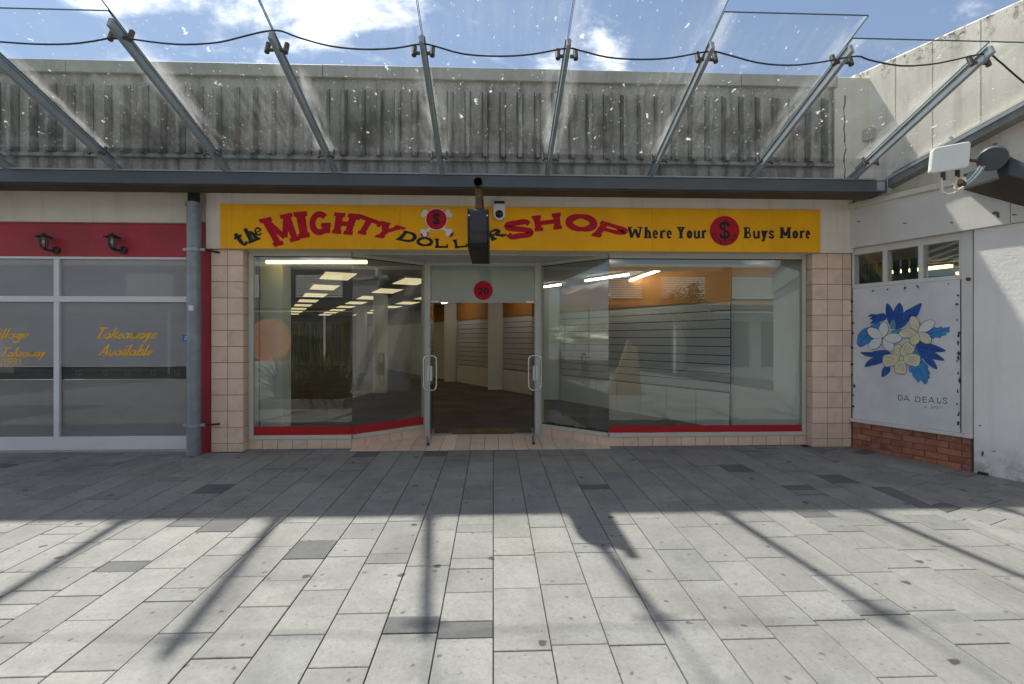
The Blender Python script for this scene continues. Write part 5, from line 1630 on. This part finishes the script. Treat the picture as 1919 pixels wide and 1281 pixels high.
for k in (0.3, 0.6):
    s = bx0 + (bx1 - bx0)*k
    MB().tube([RW(s, bz0, 0.04), RW(s, bz0 - 0.06, 0.04), RW(s + 0.02, bz0 - 0.1, 0.03)], 0.01, 6).build('cable_tail', CREAM_G, mbx, smooth=True)

# ------------------------------------------------------------------ edge beam of the neighbouring canopy, antenna and floodlight
NB = 0.46
def RPp(u, v, n):
    s, z = RP(u, v, n)
    return RW(s, z, n)
P1b, P1t = RPp(1890, 328, NB), RPp(1890, 291, NB)
P2b = RPp(1806, 353, 0.085); P2t = P2b + Vector((0, 0, 0.17))
P3b, P3t = RPp(2000, 357, NB), RPp(2000, 338, NB)
P4b = RPp(2000, 407, 0.085); P4t = P4b + Vector((0, 0, 0.17))
nb = thing('canopy_beam', (P1b + P4b)/2, 'blue grey canopy beam end jutting in at the right edge', 'beam')
m = MB().add([P1b, P2b, P4b, P3b, P1t, P2t, P4t, P3t], [(0, 1, 2, 3), (7, 6, 5, 4), (0, 4, 5, 1), (1, 5, 6, 2), (2, 6, 7, 3), (3, 7, 4, 0)])
m.build('beam', STEEL, nb, bevel=0.006)
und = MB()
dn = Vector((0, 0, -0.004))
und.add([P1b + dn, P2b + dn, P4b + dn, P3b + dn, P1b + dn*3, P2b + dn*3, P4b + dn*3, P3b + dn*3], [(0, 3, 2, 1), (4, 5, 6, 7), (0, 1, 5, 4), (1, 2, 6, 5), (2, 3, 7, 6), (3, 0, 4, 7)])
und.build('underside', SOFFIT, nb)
YA = 4.75
an = thing('antenna', F(1783, 345, YA), 'white square panel antenna bracketed beside the right canopy beam', 'antenna')
Q = [F(1748.5, 277, YA), F(1821, 263, YA - 0.12), F(1817, 312, YA - 0.12), F(1743, 325, YA)]
bk = Vector((0.02, 0.055, 0.0))
def rq(Q, r=0.14, n=5):
    out = []
    for i in range(4):
        p, a, b = Q[i], Q[i-1], Q[(i+1) % 4]
        for k in range(n+1):
            t = k/n
            out.append(p + (a-p)*r*(1-t)**2 + (b-p)*r*t**2)
    return out
MB().prism(rq(Q), bk).build('panel', WHITE_P, an, bevel=0.008)
Qi = [(q - sum(Q, Vector())/4)*0.7 + sum(Q, Vector())/4 + bk*1.01 for q in Q]
MB().prism(rq(Qi), bk*0.7).build('rear_case', CAPPING, an)
for u, v in ((1768, 327), (1795, 322)):
    p = F(u, v - 4, YA - 0.03)
    MB().tube([p, p + Vector((0, 0, -0.075))], 0.02, 8).build('gland', BLACK, an, smooth=True)
MB().tube([F(u, v, YA - 0.03) for u, v in ((1765.5, 333), (1765, 350), (1768, 360), (1776, 364), (1788, 362), (1797, 355), (1806, 350))], 0.011, 8).build('lead', CREAM_G, an, smooth=True)
MB().tube([F(u, v, YA - 0.03) for u, v in ((1793, 330), (1791, 345), (1790, 353), (1796, 356), (1806, 351))], 0.011, 8).build('lead', CREAM_G, an, smooth=True)
MB().tube([F(1818, 300, YA + 0.02), F(1829, 301, YA + 0.06), F(1840, 303, YA + 0.12)], 0.016, 8).build('bracket_arm', RUST, an, smooth=True)
MB().tube([F(1799, 340, YA + 0.1), F(1804, 345, YA + 0.15)], [0.03, 0.034], 10).build('bracket_foot', RUST, an, smooth=True)
fl_c = F(1860, 297, YA + 0.12)
ax = unit((-0.52, -0.55, -0.42))
fl = thing('floodlight', fl_c + Vector((0, 0, -0.12)), 'round blue grey floodlight drum on the canopy beam beside antenna', 'floodlight')
MB().tube([fl_c - ax*0.05, fl_c + ax*0.012, fl_c + ax*0.03], [0.12, 0.125, 0.118], 24).build('drum', STEEL, fl, smooth=True)
MB().tube([fl_c + ax*0.031, fl_c + ax*0.036], 0.104, 24).build('lens', STEEL, fl, smooth=True)
MB().tube([fl_c - ax*0.12 + Vector((0.05, 0, 0.02)), fl_c - ax*0.05], [0.09, 0.122], 18).build('rear_dish', STEEL, fl, smooth=True)
for du in (0, 7):
    MB().tube([F(1838 + du, 311, YA + 0.1), F(1829 + du, 325, YA + 0.12), F(1818 + du, 337, YA + 0.16), F(1806 + du, 346, YA + 0.2)], 0.012, 8).build('stay', STEEL_L, fl, smooth=True)
MB().tube([fl_c + Vector((0, 0.0, 0.115)), fl_c + Vector((0.01, 0, 0.15)), fl_c + Vector((0.05, 0, 0.155))], 0.008, 6).build('wing_bolt', IRON, fl)
MB().tube([fl_c - ax*0.06, fl_c - ax*0.1 + Vector((0.06, 0, -0.1))], 0.02, 8).build('bracket', IRON, fl)

# ------------------------------------------------------------------ the far side of the square, mirrored in the glass
OY = -17.0
zg = gz(OY)
ob = thing('opposite_building', (0, OY, zg), 'two storey orange and white building mirrored in the right shop window', 'building')
OBW = plain('opposite_render', (0.66, 0.64, 0.6), 0.7)
OBO = plain('opposite_orange', (0.55, 0.25, 0.08), 0.7)
LOUV = plain('opposite_louvre', (0.66, 0.64, 0.6), 0.5)
ODK = film_mat('opposite_shopfront', (0.03, 0.035, 0.035), 0.03, 0.3)
box('wall', OBW, ob, -30, 22, OY - 8, OY, zg - 1, 6.2)
box('upper_panel', OBO, ob, -4, 22, OY + 0.001, OY + 0.12, 3.6, 6.0)
box('upper_panel', STEEL, ob, -30, -4.1, OY + 0.001, OY + 0.12, 3.6, 5.9)
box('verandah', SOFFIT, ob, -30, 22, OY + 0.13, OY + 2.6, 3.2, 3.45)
for x in range(-28, 22, 5):
    w = box('shop_window', ODK, ob, x, x + 4.2, OY + 0.001, OY + 0.03, 0.2 + zg, 2.6)
    box('frame', LOUV, w, x - 0.1, x + 4.3, OY + 0.002, OY + 0.08, 2.6, 2.75)
for x in (-22, -17, -12, 2.5, 6.5, 10.5, 15):
    lw = box('louvre_window', SOFFIT, ob, x, x + 2.8, OY + 0.122, OY + 0.16, 4.0, 5.4)
    for k in range(10):
        MB().add([(x, OY + 0.165, 4.02 + k*.138), (x + 2.8, OY + 0.165, 4.02 + k*.138), (x + 2.8, OY + 0.165, 4.11 + k*.138), (x, OY + 0.165, 4.11 + k*.138), (x, OY + 0.19, 4.02 + k*.138), (x + 2.8, OY + 0.19, 4.02 + k*.138), (x + 2.8, OY + 0.17, 4.11 + k*.138), (x, OY + 0.17, 4.11 + k*.138)], [(0, 1, 2, 3), (7, 6, 5, 4), (0, 4, 5, 1), (3, 2, 6, 7), (0, 3, 7, 4), (1, 5, 6, 2)]).build('blade', LOUV, lw)
for x in (-24, -18, -9.5, -3, 4, 10.5, 17):
    box('post', LOUV, ob, x - 0.06, x + 0.06, OY + 2.4, OY + 2.52, zg, 3.2)
# orange disc, planter with grasses, tree
ORG = plain('orange_disc', (0.62, 0.20, 0.07), 0.6, var=0.05)
dcx, dcy = -8.25, -5.0
dsc = thing('disc_sculpture', (dcx, dcy, gz(dcy)), 'large orange disc mirrored at the left of the left shop window', 'sculpture')
MB().tube([(dcx, dcy, 1.42), (dcx, dcy + 0.16, 1.42)], 0.8, 48).build('disc', ORG, dsc)
box('plinth', OBW, dsc, dcx - 0.5, dcx + 0.5, dcy - 0.2, dcy + 0.35, gz(dcy), 0.66)
tri = MB().prism([(3.4, -0.9, gz(-.9)), (4.35, -0.9, gz(-.9)), (4.2, -0.9, 1.2), (3.95, -0.9, 1.45)], (0, 0.25, 0)).build('fin_sculpture', plain('ochre_fin', (0.25, 0.185, 0.11), 0.6))
tag(tri, 'ochre wedge shaped fin mirrored in the right shop window', 'sculpture')
LEAF = plain('grass_leaf', (0.095, 0.115, 0.035), 0.6, var=0.4, scale=8, spec=0.3)
BARK = plain('bark', (0.13, 0.10, 0.07), 0.9, var=0.3, scale=14)
STONE = plain('planter_stone', (0.22, 0.2, 0.17), 0.8)
def planter(cx, cy, w, d, n, label, hk=1.0):
    z = gz(cy)
    t = thing('planter', (cx, cy, z), label, 'planter')
    m = MB()
    for a in ((cx - w, cx + w, cy - d, cy - d + .12), (cx - w, cx + w, cy + d - .12, cy + d), (cx - w, cx - w + .12, cy - d + .121, cy + d - .121), (cx + w - .12, cx + w, cy - d + .121, cy + d - .121)):
        m.box(a[0], a[1], a[2], a[3], z, z + 0.22)
    m.build('wall', STONE, t)
    box('soil', BARK, t, cx - w + .12, cx + w - .12, cy - d + .12, cy + d - .12, z, z + 0.16)
    r_ = random.Random(int(cx*10))
    g = MB()
    for k in range(int(n*1.6)):
        hk_ = hk * r_.uniform(0.55, 1.25)
        px_, py_ = cx + r_.uniform(-w + .2, w - .2), cy + r_.uniform(-d + .2, d - .2)
        for j in range(34):
            a = r_.uniform(0, 2*math.pi); L_ = hk_ * r_.uniform(0.4, 1.15); bend = r_.uniform(.15, 1.15)
            dx_, dy_ = math.cos(a), math.sin(a)
            nx_, ny_ = -dy_*0.014, dx_*0.014
            p = [Vector((px_ + dx_*bend*L_*t_*t_, py_ + dy_*bend*L_*t_*t_, z + .16 + L_*(t_ - .35*bend*t_*t_))) for t_ in (0, .4, .75, 1.0)]
            g.add([p[0] + Vector((nx_, ny_, 0)), p[0] - Vector((nx_, ny_, 0)), p[1] - Vector((nx_, ny_, 0)), p[1] + Vector((nx_, ny_, 0)), p[2] + Vector((nx_, ny_, 0))*.7, p[2] - Vector((nx_, ny_, 0))*.7, p[3]], [(0, 1, 2, 3), (3, 2, 5, 4), (4, 5, 6)])
    o = g.build('grasses', LEAF, t); tag(o, kind='stuff')
planter(-4.35, 1.5, 0.95, 0.75, 22, 'stone planter of tall spiky grasses mirrored in the left shop window', 1.15)
planter(-7.6, -7.0, 2.4, 0.8, 26, 'long stone planter of grasses mirrored behind the spiky grasses')
planter(2.9, -7.5, 1.9, 0.7, 20, 'stone planter of grasses mirrored behind the ochre fin')
def tree(cx, cy, h, r, label, seed):
    z = gz(cy)
    t = thing('tree', (cx, cy, z), label, 'tree')
    r_ = random.Random(seed)
    m = MB().tube([(cx, cy, z), (cx + .05, cy, z + h*.3), (cx - .03, cy + .05, z + h*.62)], [0.14, 0.10, 0.05], 10)
    for k in range(7):
        a = k*0.9; 
        m.tube([(cx, cy, z + h*(.38 + .03*k)), (cx + r*.4*math.cos(a), cy + r*.4*math.sin(a), z + h*(.58 + .03*k)), (cx + r*.75*math.cos(a), cy + r*.75*math.sin(a), z + h*(.68 + .03*k))], [.05, .03, .012], 6)
    m.build('trunk', BARK, t, smooth=True)
    g = MB()
    for c in range(55):
        a, e_, rr_ = r_.uniform(0, 6.28), r_.uniform(-.7, 1.2), r * r_.uniform(.25, 1.0)
        cc_ = Vector((cx + rr_*math.cos(a)*math.cos(e_), cy + rr_*math.sin(a)*math.cos(e_), z + h*.72 + rr_*.8*math.sin(e_)))
        for j in range(46):
            p = cc_ + Vector((r_.gauss(0, .17), r_.gauss(0, .17), r_.gauss(0, .14)))
            d1 = unit((r_.uniform(-1, 1), r_.uniform(-1, 1), r_.uniform(-1, .4))) * 0.09
            d2 = unit(d1.cross(Vector((r_.uniform(-1, 1), r_.uniform(-1, 1), 1)))) * 0.035
            g.add([p - d1, p + d2, p + d1, p - d2], [(0, 1, 2, 3)])
    g.build('crown', LEAF, t)
tree(-4.6, -9.0, 4.2, 1.3, 'small leafy tree mirrored behind the grasses in left window', 3)
tree(9.5, -10.5, 4.6, 1.5, 'small leafy tree mirrored in the right shop window', 8)
